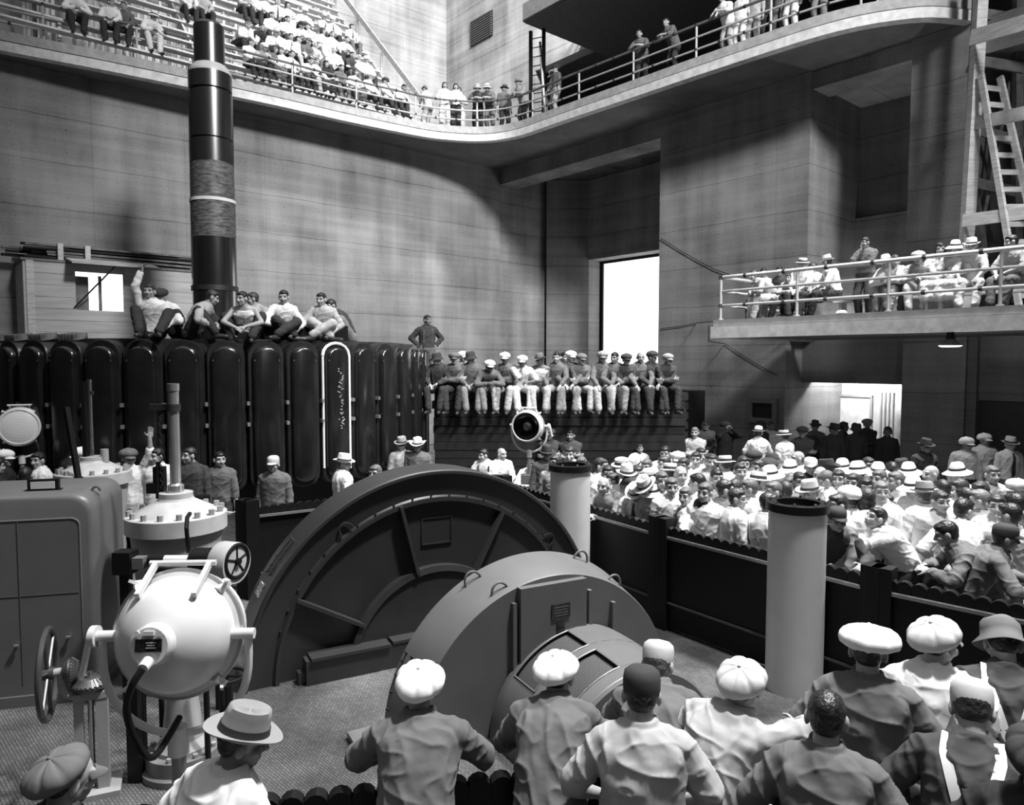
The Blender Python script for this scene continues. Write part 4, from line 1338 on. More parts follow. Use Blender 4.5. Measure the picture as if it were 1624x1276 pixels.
def crease(me, key, k):
    """cloth folds: ridged noise drawn out along slanting directions"""
    from mathutils import noise as mn
    n = len(me.vertices)
    co = np.empty(n*3); me.vertices.foreach_get('co', co); co = co.reshape(n, 3)
    no = np.empty(n*3); me.vertices.foreach_get('normal', no); no = no.reshape(n, 3)
    s0 = (sum(map(ord, key)) % 17) * 1.7
    off = np.empty(n)
    for i in range(n):
        x, y, z = co[i]
        u = Vector((x*9 + z*3.5 + s0, y*9 - z*3.0, z*2.6 + x*2))
        v = Vector((x*5 - z*7 - s0, y*6, z*9 + x*4))
        a = 1 - abs(mn.noise(u))*2.2
        b = 1 - abs(mn.noise(v))*2.2
        off[i] = max(a, 0)**2*.011 + max(b, 0)**3*.007 + mn.noise(Vector((x*22, y*22, z*16)))*.0025
    co += no*(off*k)[:, None]
    me.vertices.foreach_set('co', co.ravel())
    me.update()
    return me

def ik(a, t, l1, l2, pole):
    a, t, pole = Vector(a), Vector(t), Vector(pole)
    d = t - a; L = d.length
    mx = (l1+l2)*.995
    if L > mx:
        d = d*(mx/L); L = mx; t = a + d
    u = d/L
    x = (l1*l1 - l2*l2 + L*L)/(2*L)
    h = math.sqrt(max(l1*l1-x*x, 0))
    p = pole - u*pole.dot(u)
    p = p.normalized() if p.length > 1e-4 else Vector((0, 0, -1))
    return a + u*x + p*h, t

def ellipse(c, rx, ry, M, n=20, sq=2.3):
    out = []
    for i in range(n):
        t = 2*math.pi*i/n
        ct, st = math.cos(t), math.sin(t)
        x = math.copysign(abs(ct)**(2/sq), ct)*rx; y = math.copysign(abs(st)**(2/sq), st)*ry
        out.append(M @ (Vector(c) + Vector((x, y, 0))))
    return out

TORSO = [(-.12, .10, .08), (-.09, .145, .105), (0, .165, .118), (.10, .150, .105), (.20, .150, .108), (.30, .165, .118), (.40, .178, .120), (.45, .170, .105), (.495, .115, .082), (.53, .066, .064), (.56, .05, .05)]
M_SKIN = mat('skin', .33, .5, noise=.08, nscale=14)
M_SKIND = mat('dark_features', .07, .6)  # dark tone of eyes, brows, nostrils and mouth
M_SKIN2 = mat('tanned_skin', .21, .5, noise=.1, nscale=14)
M_SKIN3 = mat('dark_skin', .085, .45, noise=.1, nscale=14)
def cloth(name, v, wr=.55, sc=5.5):
    return mat(name, v, .85, noise=.10, nscale=3.5, bump=wr, bscale=sc, spec=.2)
SH = {'white': cloth('white_shirt_cloth', .72), 'light': cloth('light_grey_shirt_cloth', .36), 'grey': cloth('grey_work_shirt_cloth', .115), 'dark': cloth('dark_shirt_cloth', .05), 'black': cloth('black_jacket_cloth', .022)}
TR = {'dark': cloth('dark_trouser_cloth', .035), 'grey': cloth('grey_trouser_cloth', .12), 'light': cloth('pale_trouser_cloth', .36), 'white': cloth('white_trouser_cloth', .66), 'denim': cloth('denim_trouser_cloth', .19)}
HA = {'white': cloth('white_hat_cloth', .78, .2), 'straw': cloth('straw_hat_weave', .62, .15, 60), 'light': cloth('pale_cap_cloth', .48, .3), 'grey': cloth('grey_felt', .26, .15), 'dark': cloth('dark_felt', .045, .15), 'tweed': cloth('tweed_cap_cloth', .14, .3)}
HR = {'black': mat('black_hair', .014, .4, noise=.4, nscale=12, bump=.5, bscale=50), 'brown': mat('brown_hair', .03, .45, noise=.4, nscale=12, bump=.5, bscale=50), 'grey': mat('grey_hair', .10, .5, noise=.3, nscale=12, bump=.5, bscale=50), 'fair': mat('fair_hair', .15, .5, noise=.3, nscale=12, bump=.5, bscale=50)}
M_BAND = mat('dark_hat_ribbon', .02, .6)
M_TIEC = mat('dark_necktie', .03, .6)
M_SUSP = mat('white_suspender_webbing', .66, .7)
M_SUSPD = mat('dark_suspender_webbing', .05, .7)
M_SHOE = mat('black_shoe_leather', .03, .4)

def hand(mb, w, d, n, side, curl=.5, k=1.0, wrist_r=.028):
    """palm and five fingers. w wrist, d pointing, n palm normal, side = thumb direction"""
    d = Vector(d).normalized(); n = Vector(n); n = (n - d*n.dot(d)).normalized()
    s = n.cross(d).normalized()
    if s.dot(Vector(side)) < 0: s = -s
    rot = Matrix((s, d, n)).transposed()
    mb.sphere(w + d*.048*k, (.042*k, .056*k, .017*k), rot, 14, 8)
    mb.capsule(w - d*.02, wrist_r, w + d*.03*k, wrist_r*.9)
    for off, ln in ((.031, .074), (.0105, .083), (-.0105, .077), (-.031, .060)):
        b = w + d*.088*k + s*off*k
        c1 = curl*.8
        d1 = (d*math.cos(c1) + n*math.sin(c1) + s*off*1.2).normalized()
        m_ = b + d1*ln*.52*k
        c2 = curl*1.9
        d2 = (d*math.cos(c2) + n*math.sin(c2) + s*off*1.2).normalized()
        mb.capsule(b - d1*.02, .0092*k, m_, .0086*k, 8)
        mb.capsule(m_, .0086*k, m_ + d2*ln*.52*k, .0072*k, 8)
    t0 = w + d*.030*k + s*.030*k
    t1 = t0 + (d*.62 + s*.72 + n*.25).normalized()*.042*k
    t2 = t1 + (d*.85 + s*.30 + n*.45).normalized()*.034*k
    mb.capsule(t0 - s*.015, .0135*k, t1, .0105*k, 8)
    mb.capsule(t1, .0105*k, t2, .0082*k, 8)

PROTO = {}
def proto(key, pelvis=(0, 0, .95), pitch=0, roll=0, twist=0, head=(0, 0, 0), hands=None, ankles=None, elbows=None, knees=None, curl=.5, vox=.0085, cvox=.0115,
          sleeve='long', female=False, skirt=False, handdir=None, palm=None, foot=None, bend=0.0, near=False):
    """pose -> meshes. Person faces +Y, X to his right. hands/ankles: (right, left) in body space; elbows, knees: pole directions."""
    P = Vector(pelvis)
    T = Matrix.Rotation(R(twist), 3, 'Z') @ Matrix.Rotation(R(roll), 3, 'Y') @ Matrix.Rotation(R(-pitch), 3, 'X')
    fw = .90 if female else 1.0
    def tp(v, extra=0.0):
        v = Vector(v)
        # round the back a little
        b = bend*max(v.z, 0)**2
        return P + T @ Vector((v.x*fw, v.y + b, v.z))
    hy, hp, hr = head
    neck = tp((0, -.005, .530))
    HM = Matrix.Rotation(R(twist*.5 + hy), 3, 'Z') @ Matrix.Rotation(R(hr), 3, 'Y') @ Matrix.Rotation(R(-hp), 3, 'X')
    hc = neck + (T @ Vector((0, .02, .03))) + HM @ Vector((0, .016, .088))
    sh = [tp((sx*.172, 0, .440)) for sx in (1, -1)]
    if hands is None: hands = [(.27, .06, .74), (-.27, .06, .74)]
    if elbows is None: elbows = [(.4, -1, -.2), (-.4, -1, -.2)]
    if ankles is None: ankles = [(.11, 0, .09), (-.11, .03, .09)]
    if knees is None: knees = [(.15, 1, .1), (-.15, 1, .1)]
    hip = [P + Matrix.Rotation(R(twist), 3, 'Z') @ Vector((sx*.088, .0, -.03)) for sx in (1, -1)]
    el, wr, kn, an = [], [], [], []
    for i in (0, 1):
        e, w = ik(sh[i], hands[i], .285, .255, elbows[i]); el.append(e); wr.append(w)
        k_, a_ = ik(hip[i], ankles[i], .44, .43, knees[i]); kn.append(k_); an.append(a_)
    # ---------------- body
    mb = MB()
    mb.loft([ellipse((0, bend*max(z, 0)**2, z), rx*fw, ry, Matrix.Translation(P) @ T.to_4x4()) for z, rx, ry in TORSO])
    mb.capsule(neck - T @ Vector((0, 0, .06)), .062*fw, hc + HM @ Vector((0, -.022, -.05)), .054*fw)
    hd = lambda v: hc + HM @ Vector(v)
    mb.sphere(hd((0, -.012, .026)), (.076, .096, .092), HM, 20, 14)
    mb.sphere(hd((0, .018, -.040)), (.060, .072, .072), HM, 16, 10)
    mb.sphere(hd((0, .060, -.088)), (.026, .024, .022), HM)
    mb.capsule(hd((0, .080, .016)), .011, hd((0, .104, -.026)), .0155, 10)
    mb.capsule(hd((-.018, .092, -.030)), .009, hd((.018, .092, -.030)), .009, 8)
    mb.capsule(hd((-.042, .068, .034)), .018, hd((.042, .068, .034)), .018, 10)
    for s in (-1, 1):
        mb.sphere(hd((s*.040, .058, -.026)), .027, HM)
        mb.sphere(hd((s*.081, -.008, -.010)), (.013, .024, .036), HM @ Matrix.Rotation(R(s*14), 3, 'Z'))
    mb.capsule(hd((-.022, .080, -.055)), .0105, hd((.022, .080, -.055)), .0105, 8)
    mb.capsule(hd((-.018, .078, -.069)), .010, hd((.018, .078, -.069)), .010, 8)
    for i, sx in ((0, 1), (1, -1)):
        mb.sphere(sh[i], .056*fw)
        mb.capsule(tp((sx*.05, -.01, .50)), .045, sh[i], .052)
        mb.capsule(sh[i], .050*fw, el[i], .042*fw)
        mid = el[i].lerp(wr[i], .3)
        mb.capsule(el[i], .040*fw, mid, .042*fw); mb.capsule(mid, .042*fw, wr[i], .028*fw)
        dd = (wr[i]-el[i]).normalized()
        hd_ = Vector(handdir[i]) if handdir and handdir[i] else dd
        n_ = Vector(palm[i]) if palm and palm[i] else Vector((-sx*.8, .2, -.5))
        thumb = Vector((-sx*.4, 1, .3))
        hand(mb, wr[i], hd_, n_, thumb, curl, 1.0 if not female else .92)
        mb.capsule(hip[i], .088, kn[i], .060)
        cf = kn[i].lerp(an[i], .32)
        mb.capsule(kn[i], .057, cf, .058); mb.capsule(cf, .056, an[i], .040)
        fd = Vector(foot[i]) if foot and foot[i] else Vector((sx*.15, 1, 0))
        fd.normalize()
        mb.capsule(an[i] + Vector((0, 0, -.045)) - fd*.04, .036, an[i] + Vector((0, 0, -.055)) + fd*.15, .030)
    body = voxel(mb, 'body', vox, 3, (M_SKIN, M_SKIND))
    # darken eyes, brows and mouth
    n = len(body.polygons)
    cen = np.empty(n*3); body.polygons.foreach_get('center', cen); cen = cen.reshape(n, 3)
    loc = (cen - np.array(hc)) @ np.array(HM)
    x, y, z = np.abs(loc[:, 0]), loc[:, 1], loc[:, 2]
    feat = (y > .05) & (((np.abs(x-.033) < .015) & (np.abs(z-.006) < .0075)) | ((np.abs(x-.034) < .021) & (np.abs(z-.034) < .0055)) | ((x < .024) & (np.abs(z+.0625) < .0042)) | ((np.abs(x-.010) < .006) & (np.abs(z+.041) < .004)))
    body.polygons.foreach_set('material_index', feat.astype(np.int32))
    # ---------------- shirt
    sets = {}
    for kind in ({'long': ('long', 'rolled'), 'short': ('short', 'rolled')}.get(sleeve, (sleeve,))):
        mb = MB()
        o_ = .020
        rings = [(-.03, .166, .118), (.05, .164, .116), (.12, .162, .116), (.20, .164, .118), (.30, .172, .126), (.40, .186, .128), (.445, .178, .114), (.49, .125, .092), (.52, .080, .076)]
        if kind == 'tank': rings = rings[:-3] + [(.43, .135, .11), (.47, .10, .09)]
        if skirt: rings[0] = (-.03, .166, .118)
        mb.loft([ellipse((0, bend*max(z, 0)**2, z), rx*fw + o_*.75, ry + o_*.85, Matrix.Translation(P) @ T.to_4x4()) for z, rx, ry in rings])
        for i in (0, 1):
            if kind == 'tank':
                mb.capsule(tp(((1, -1)[i]*.10, .03, .42)), .028, tp(((1, -1)[i]*.10, -.02, .50)), .024); continue
            mb.sphere(sh[i] + Vector((0, 0, -.006)), .069*fw)
            mb.capsule(tp(((1, -1)[i]*.055, -.008, .492)), .052, sh[i], .066*fw)
            if kind == 'short':
                mb.capsule(sh[i], .068*fw, sh[i].lerp(el[i], .80), .069*fw)
            else:
                mb.capsule(sh[i], .067*fw, el[i], .060*fw)
                end = .88 if kind == 'long' else .30
                mb.capsule(el[i], .058*fw, el[i].lerp(wr[i], end), (.043 if kind == 'long' else .056)*fw)
        if kind != 'tank':
            # collar
            Mk = Matrix.Translation(P) @ T.to_4x4()
            mb.loft([ellipse((0, bend*z*z - .004, z), r1, r2, Mk, 20, 2) for z, r1, r2 in ((.49, .10, .088), (.525, .079, .077), (.556, .072, .074), (.560, .060, .062), (.51, .058, .06))])
        sets[kind] = crease(voxel(mb, 'shirt', cvox, 9, (SH['white'],)), key, 1.25 if near else 1.0)
    # ---------------- trousers or skirt
    mb = MB()
    Mp = Matrix.Translation(P) @ (Matrix.Rotation(R(twist), 3, 'Z') @ Matrix.Rotation(R(-pitch*.55), 3, 'X')).to_4x4()
    if skirt:
        # hip to hem over both thighs
        mb.loft([ellipse((0, 0, z), rx, ry, Mp) for z, rx, ry in ((.08, .158, .118), (0, .185, .138), (-.12, .19, .145))])
        for i in (0, 1):
            mb.capsule(hip[i], .115, kn[i], .10)
            mb.capsule(kn[i], .10, kn[i].lerp(an[i], .55), .10)
        mb.capsule(kn[0], .09, kn[1], .09)
        mb.capsule(kn[0].lerp(an[0], .5), .085, kn[1].lerp(an[1], .5), .085)
    else:
        mb.loft([ellipse((0, 0, z), rx, ry, Mp) for z, rx, ry in ((.045, .176, .130), (-.0, .186, .140), (-.07, .176, .132), (-.12, .14, .11))])
        for i in (0, 1):
            mb.capsule(hip[i], .108, kn[i], .080)
            mb.capsule(kn[i], .080, kn[i].lerp(an[i], .92), .068)
    trousers = crease(voxel(mb, 'trousers', .014, 7, (TR['dark'],)), key, .8)
    # ---------------- shoes
    shoe = []
    for i, sx in ((0, 1), (1, -1)):
        fd = Vector(foot[i]) if foot and foot[i] else Vector((sx*.15, 1, 0))
        fd.normalize()
        m2 = MB()
        m2.capsule(an[i] + Vector((0, 0, -.044)) - fd*.045, .046, an[i] + Vector((0, 0, -.052)) + fd*.06, .042)
        m2.capsule(an[i] + Vector((0, 0, -.05)) + fd*.05, .042, an[i] + Vector((0, 0, -.056)) + fd*.165, .034)
        shoe.append(m2.mesh('shoe', M_SHOE, 60))
    # ---------------- tie and suspenders laid on the shirt
    from mathutils.bvhtree import BVHTree
    def strip_on(mesh, paths, w, th, name, m, fwd):
        bvh = BVHTree.FromPolygons([v.co for v in mesh.vertices], [p.vertices for p in mesh.polygons])
        mb = MB()
        Mk = Matrix.Translation(P) @ T.to_4x4()
        nrm = T @ Vector((0, fwd, 0))
        for path in paths:
            prev = None; rings = []
            for k in range(len(path)-1):
                for q in range(6):
                    t = q/6
                    a = Vector(path[k]).lerp(Vector(path[k+1]), t)
                    d = (Vector(path[k+1]) - Vector(path[k])).normalized()
                    c = Mk @ Vector((a.x*fw, fwd*.6 + bend*max(a.y, 0)**2, a.y))
                    hit = bvh.ray_cast(c, -nrm)
                    if hit[0] is None: continue
                    h = hit[0]
                    sidev = T @ Vector((d.y, 0, -d.x)).normalized()
                    ww = path[k][2]*(1-t) + path[k+1][2]*t
                    rings.append([h - sidev*ww - nrm*th, h + sidev*ww - nrm*th, h + sidev*ww + nrm*th, h - sidev*ww + nrm*th])
            if len(rings) > 1: mb.loft(rings)
        return mb.mesh(name, m, 40) if mb.v else None
    any_shirt = list(sets.values())[0]
    tie = strip_on(any_shirt, [[(0, .50, .016), (0, .47, .014), (0, .30, .030), (0, .12, .038), (0, .05, .006)]], 0, .008, 'necktie', M_TIEC, 1) if sleeve in ('long', 'short') else None
    sus_b = strip_on(any_shirt, [[(.098, .535, .022), (.105, .47, .022), (.03, .22, .022), (0, .18, .024)], [(-.098, .535, .022), (-.105, .47, .022), (-.03, .22, .022), (0, .18, .024)], [(0, .20, .026), (-.0, .0, .026)]], 0, .006, 'suspenders', M_SUSP, -1) if near else None
    sus_f = strip_on(any_shirt, [[(.10, .47, .020), (.10, .04, .020)], [(-.10, .47, .020), (-.10, .04, .020)]], 0, .006, 'suspenders', M_SUSPD, 1)
    PROTO[key] = dict(body=body, shirt=sets, trousers=trousers, shoe=shoe, tie=tie, sus_b=sus_b, sus_f=sus_f, head=Matrix.Translation(hc) @ HM.to_4x4(), top=hc.z+.112, pelvis=P, hc=hc.copy())
    return PROTO[key]

# ---- hats and hair, in head space (origin at the head centre, Y towards the face)
HATM = {}
def hatmesh(key, mb, m, smooth=50):
    HATM[key] = mb.mesh(key, m, smooth)
def tilt(a, z=0, y=0):
    return Matrix.Translation((0, y, z)) @ Matrix.Rotation(R(a), 4, 'X')
# newsboy cap
def newsboy(rad=.128, h=.128, lean=9, drop=0.0):
    mb = MB()
    M = tilt(lean, .018 - drop*.12, -.014 - drop*.5)
    rings = []
    N = 64
    for r, z in ((.086, -.004), (.100, .002), (rad*.95, .020), (rad, .044), (rad*.965, .066), (rad*.86, .088), (rad*.68, .106), (rad*.45, .118), (rad*.2, .125), (.008, .127)):
        ring = []
        z = z*h/.128
        for i in range(N):
            t = 2*math.pi*i/N
            seam = abs(math.cos(4*t))**10
            puff = .5+.5*math.cos(8*t+math.pi)
            k = (1 - .026*seam + .012*puff*(r > .095)) if r > .03 else 1
            wob = .006*math.sin(3*t+1.3)*(r > .1)
            ring.append(M @ Vector(((r*k+wob)*math.cos(t)*.96, (r*k+wob)*math.sin(t)*1.05, z - .007*seam*(r > .02) + .005*math.sin(2*t+.7)*(r > .1))))
        rings.append(ring)
    mb.loft(rings)
    mb.sphere(M @ Vector((0, 0, .129*h/.128)), (.010, .010, .006))
    top = []
    for i in range(13):
        t = R(32 + 116*i/12)
        a = Vector((.083*math.cos(t), .098*math.sin(t)-.008, .040)); b = Vector((.090*math.cos(t), .102*math.sin(t)+.058*math.sin(t)**2-.008, .016))
        top.append((a, b))
    mb.loft([[a + Vector((0, 0, .006)), b + Vector((0, 0, .005)), b - Vector((0, 0, .004)), a - Vector((0, 0, .006))] for a, b in top])
    return mb
hatmesh('cap', newsboy(), HA['white'], 60)
hatmesh('cap_back', newsboy(.132, .115, 36, .05), HA['white'], 60)
hatmesh('cap_wide', newsboy(.158, .125, 3), HA['white'], 60)
def small_cap():
    mb = MB()
    rings = []
    for r, z in ((.090, .012), (.094, .03), (.095, .075), (.088, .11), (.062, .130), (.01, .137)):
        rings.append([(r*math.cos(2*math.pi*i/32)*.93, r*math.sin(2*math.pi*i/32)*1.12 - .008, z) for i in range(32)])
    mb.loft(rings)
    top = []
    for i in range(13):
        t = R(30+120*i/12)
        top.append((Vector((.082*math.cos(t), .098*math.sin(t)-.01, .042)), Vector((.088*math.cos(t), .100*math.sin(t)+.065*math.sin(t)**2-.01, .022))))
    mb.loft([[a + Vector((0, 0, .006)), b + Vector((0, 0, .005)), b - Vector((0, 0, .004)), a - Vector((0, 0, .006))] for a, b in top])
    return mb
hatmesh('work_cap', small_cap(), HA['dark'], 50)
def brim_hat(rb, rc, h, dent=.0, curl=.012, tiltdeg=-4, taper=.86, flat=False, slope=0.0):
    M = tilt(tiltdeg, .034, -.006)
    N = 40
    mb = MB()
    rings = []
    prof = [(rc, -.012, 0), (rc+.004, .0, 0), (rb*.82, .0 - slope*.7, .5), (rb, curl - slope, 1), (rb+.003, curl+.005-slope, 1), (rb*.82, .009-slope*.7, .5), (rc+.006, .010, 0), (rc*.99, .03, 0), (rc*(1+taper)/2, h*.7, 0), (rc*taper, h*.95, 0), (rc*taper*.86, h*1.03, 2), (rc*taper*.45, h*(1.0 if flat else .98), 3), (.006, h*(1.0 if flat else .96), 3)]
    for r, z, kind in prof:
        ring = []
        for i in range(N):
            t = 2*math.pi*i/N
            zz = z
            if kind and kind <= 1 and not flat: zz += curl*.9*kind*math.cos(2*t)*(1 if kind == 1 else .4)
            if kind >= 2 and dent: zz -= dent*(kind-1)*(.5+.5*math.cos(2*t))*.5 + (0.0)
            ring.append(M @ Vector((r*math.cos(t)*.90, r*math.sin(t)*1.10, zz)))
        rings.append(ring)
    mb.loft(rings)
    bd = MB()
    r0 = rc+.003
    bw = .030 if not flat else .038
    k = (1-taper)*.5
    bd.loft([[M @ Vector((r*math.cos(2*math.pi*i/N)*.90, r*math.sin(2*math.pi*i/N)*1.10, z)) for i in range(N)] for r, z in ((rc+.007, .009), (rc+.006, .012), (rc*(1-k*bw/h)+.004, .010+bw), (rc*(1-k*bw/h), .010+bw))], True, False)
    return mb, bd
for key, args in (('fedora', dict(rb=.152, rc=.096, h=.118, dent=.030)), ('boater', dict(rb=.152, rc=.096, h=.088, curl=.0, taper=.99, flat=True)), ('sunhat', dict(rb=.180, rc=.098, h=.105, curl=-.005, taper=.72, slope=.035)), ('cowboy', dict(rb=.175, rc=.098, h=.125, dent=.04, curl=.03))):
    a, b = brim_hat(**args)
    hatmesh(key, a, HA['white']); hatmesh(key+'_band', b, M_BAND)
def bucket():
    mb = MB()
    rings = []
    for r, z in ((.095, .02), (.145, -.012), (.150, -.012), (.150, -.006), (.108, .035), (.106, .07), (.102, .11), (.08, .135), (.03, .134), (.004, .132)):
        rings.append([(r*math.cos(2*math.pi*i/36)*.93*(1+.02*math.sin(5*2*math.pi*i/36)), r*math.sin(2*math.pi*i/36)*1.08, z+.006*math.sin(3*2*math.pi*i/36)) for i in range(36)])
    return mb.loft(rings)
hatmesh('bucket_hat', bucket(), HA['tweed'])
def hairmesh(style):
    mb = MB()
    if style == 'short':
        mb.sphere((0, -.020, .036), (.0815, .098, .092), None, 22, 14)
        mb.sphere((0, .028, .078), (.066, .058, .036), None, 16, 10)
        mb.sphere((0, -.052, -.012), (.070, .052, .062), None, 16, 10)
    elif style == 'balding':
        mb.sphere((0, -.030, .008), (.0825, .080, .058), None, 22, 14)
        mb.sphere((0, -.052, -.02), (.068, .05, .05), None, 16, 10)
    elif style == 'bob':
        mb.sphere((0, -.020, .036), (.088, .104, .098), None, 22, 14)
        for s in (-1, 1):
            mb.sphere((s*.070, -.012, -.030), (.034, .062, .075), None, 14, 10)
        mb.sphere((0, -.062, -.03), (.078, .052, .075), None, 16, 10)
        mb.sphere((0, .03, .085), (.07, .058, .034), None, 16, 10)
    elif style == 'nape':      # hair that shows under a hat
        mb.sphere((0, -.024, .030), (.0815, .090, .086), None, 20, 12)
        mb.sphere((0, -.052, -.016), (.069, .05, .055), None, 16, 10)
    me = voxel(mb, 'hair', .008, 2, (HR['black'],))
    return me
for s in ('short', 'balding', 'bob', 'nape'):
    HATM['hair_'+s] = hairmesh(s)

# ---- the poses
SIT = dict(ankles=[(.12, .50, -.36), (-.12, .50, -.36)], knees=[(.2, .3, 1), (-.2, .3, 1)])
for nm, hy in (('', 0), ('_turn_a', 38), ('_turn_b', -38)):
    proto('stand'+nm, head=(hy, 3, 0))
proto('stand_down', pitch=8, head=(10, 32, 0), hands=[(.16, .26, 1.02), (-.14, .27, 1.05)], elbows=[(1, -.6, -.3), (-1, -.6, -.3)])
proto('stand_fold', head=(-14, 2, 0), hands=[(-.13, .20, 1.20), (.13, .22, 1.16)], elbows=[(.9, -.1, -1), (-.9, -.1, -1)], handdir=[(-1, -.1, .1), (1, -.1, .1)], palm=[(0, -1, 0), (0, -1, 0)])
proto('stand_hips', head=(25, 2, 0), hands=[(.20, .02, 1.02), (-.20, .02, 1.02)], elbows=[(1, -.5, -.1), (-1, -.5, -.1)], handdir=[(-.3, .7, -.6), (.3, .7, -.6)])
proto('lean_rail', pelvis=(0, -.12, .93), pitch=26, head=(12, 6, 0), hands=[(.06, .40, 1.10), (-.06, .42, 1.10)], elbows=[(1, -.2, -.6), (-1, -.2, -.6)], bend=.25, ankles=[(.11, -.2, .09), (-.11, -.12, .09)])
proto('wave', head=(30, 4, 0), hands=[(.27, .06, .76), (-.31, .14, 1.88)], elbows=[(.4, -1, -.2), (-1, .1, -.6)], handdir=[None, (-.15, .05, 1)], palm=[None, (0, 1, 0)], curl=.12, vox=.0065)
proto('camera_up', head=(0, 0, 0), hands=[(.07, .20, 1.58), (-.07, .20, 1.58)], elbows=[(1, .1, -1), (-1, .1, -1)], curl=.9)
proto('one_hand_chin', head=(-20, 10, 0), hands=[(.04, .17, 1.46), (.10, .22, 1.12)], elbows=[(.6, .2, -1), (-1, -.2, -.8)], curl=1.0, handdir=[(-.2, -.1, 1), (1, 0, .1)])
proto('sit_knees', pelvis=(0, 0, .11), pitch=10, head=(0, 8, 0), hands=[(.14, .42, .16), (-.14, .42, .16)], elbows=[(1, -.4, -.1), (-1, -.4, -.1)], palm=[(0, 0, -1), (0, 0, -1)], **SIT)
proto('sit_turn', pelvis=(0, 0, .11), pitch=8, head=(40, 6, 0), hands=[(.10, .36, .18), (-.08, .40, .18)], elbows=[(1, -.5, 0), (-1, -.5, 0)], palm=[(0, 0, -1), (0, 0, -1)], **SIT)
proto('sit_turn_b', pelvis=(0, 0, .11), pitch=14, head=(-38, 8, 0), hands=[(.12, .38, .18), (-.05, .36, .20)], elbows=[(1, -.5, 0), (-1, -.5, 0)], palm=[(0, 0, -1), (0, 0, -1)], **SIT)
proto('sit_lean', pelvis=(0, 0, .11), pitch=38, head=(5, 12, 0), hands=[(.05, .50, .20), (-.05, .50, .22)], elbows=[(1, -.2, -.3), (-1, -.2, -.3)], bend=.3, curl=.9, **SIT)
proto('sit_fold', pelvis=(0, 0, .11), pitch=16, head=(14, 6, 0), hands=[(-.12, .28, .30), (.12, .30, .27)], elbows=[(.9, 0, -1), (-.9, 0, -1)], handdir=[(-1, .0, .1), (1, .0, .1)], palm=[(0, -1, 0), (0, -1, 0)], bend=.2, **SIT)
proto('sit_chin', pelvis=(0, 0, .11), pitch=30, head=(-18, 4, 0), hands=[(.03, .34, .56), (-.10, .40, .22)], elbows=[(.5, .3, -1), (-1, -.3, -.2)], curl=1.1, handdir=[(-.1, -.2, 1), None], bend=.25, **SIT)
proto('sit_ground', pelvis=(0, 0, .11), pitch=14, head=(-30, 10, 0), hands=[(.10, .34, .24), (-.16, .30, .12)], elbows=[(1, -.4, 0), (-1, -.4, 0)], ankles=[(-.16, .30, .07), (.20, .42, .08)], knees=[(1, .4, .9), (-1, .3, .8)], bend=.3, foot=[(-1, .3, 0), (.8, .6, 0)])
proto('sit_ground_b', pelvis=(0, 0, .11), pitch=22, head=(20, 22, 0), hands=[(.16, .36, .22), (-.14, .38, .24)], elbows=[(1, -.4, 0), (-1, -.4, 0)], ankles=[(.14, .44, .09), (-.14, .50, .09)], knees=[(.3, .2, 1), (-.5, .2, 1)], bend=.3)
proto('sit_arm_up', pelvis=(0, 0, .11), pitch=10, head=(-20, 0, 0), hands=[(.12, .24, 1.04), (-.16, .30, .14)], elbows=[(1, .4, -.4), (-1, -.4, 0)], ankles=[(.14, .44, .09), (-.14, .50, .09)], knees=[(.3, .2, 1), (-.5, .2, 1)], bend=.3)
proto('sit_skirt', pelvis=(0, 0, .11), pitch=12, head=(22, 8, 0), hands=[(.06, .36, .22), (-.06, .38, .22)], elbows=[(1, -.4, 0), (-1, -.4, 0)], female=True, skirt=True, sleeve='short', **SIT)
proto('stand_skirt', head=(-16, 4, 0), hands=[(.08, .20, 1.08), (-.08, .21, 1.10)], elbows=[(1, -.4, -.4), (-1, -.4, -.4)], female=True, skirt=True, sleeve='short')
proto('stand_woman', head=(12, 4, 0), hands=[(.10, .24, 1.06), (-.10, .24, 1.06)], elbows=[(1, -.3, -.5), (-1, -.3, -.5)], female=True, sleeve='short')
proto('tee_sit', pelvis=(0, 0, .11), pitch=28, head=(-16, 8, 0), hands=[(.02, .34, .52), (-.10, .40, .22)], elbows=[(.5, .3, -1), (-1, -.3, -.2)], curl=1.1, handdir=[(-.1, -.2, 1), None], bend=.25, sleeve='short', **SIT)
proto('tank_sit', pelvis=(0, 0, .11), pitch=16, head=(-28, 6, 0), hands=[(-.10, .28, .28), (.10, .30, .26)], elbows=[(.9, 0, -1), (-.9, 0, -1)], handdir=[(-1, .0, .1), (1, .0, .1)], palm=[(0, -1, 0), (0, -1, 0)], bend=.2, sleeve='tank', **SIT)
proto('tank_ground', pelvis=(0, 0, .11), pitch=26, head=(-34, 6, 0), hands=[(.10, .50, .18), (-.06, .48, .20)], elbows=[(1, -.3, .2), (-1, -.3, .2)], ankles=[(.18, .40, -.02), (-.14, .48, .02)], knees=[(.5, .2, 1), (-.5, .2, 1)], bend=.3, sleeve='tank', curl=.8)
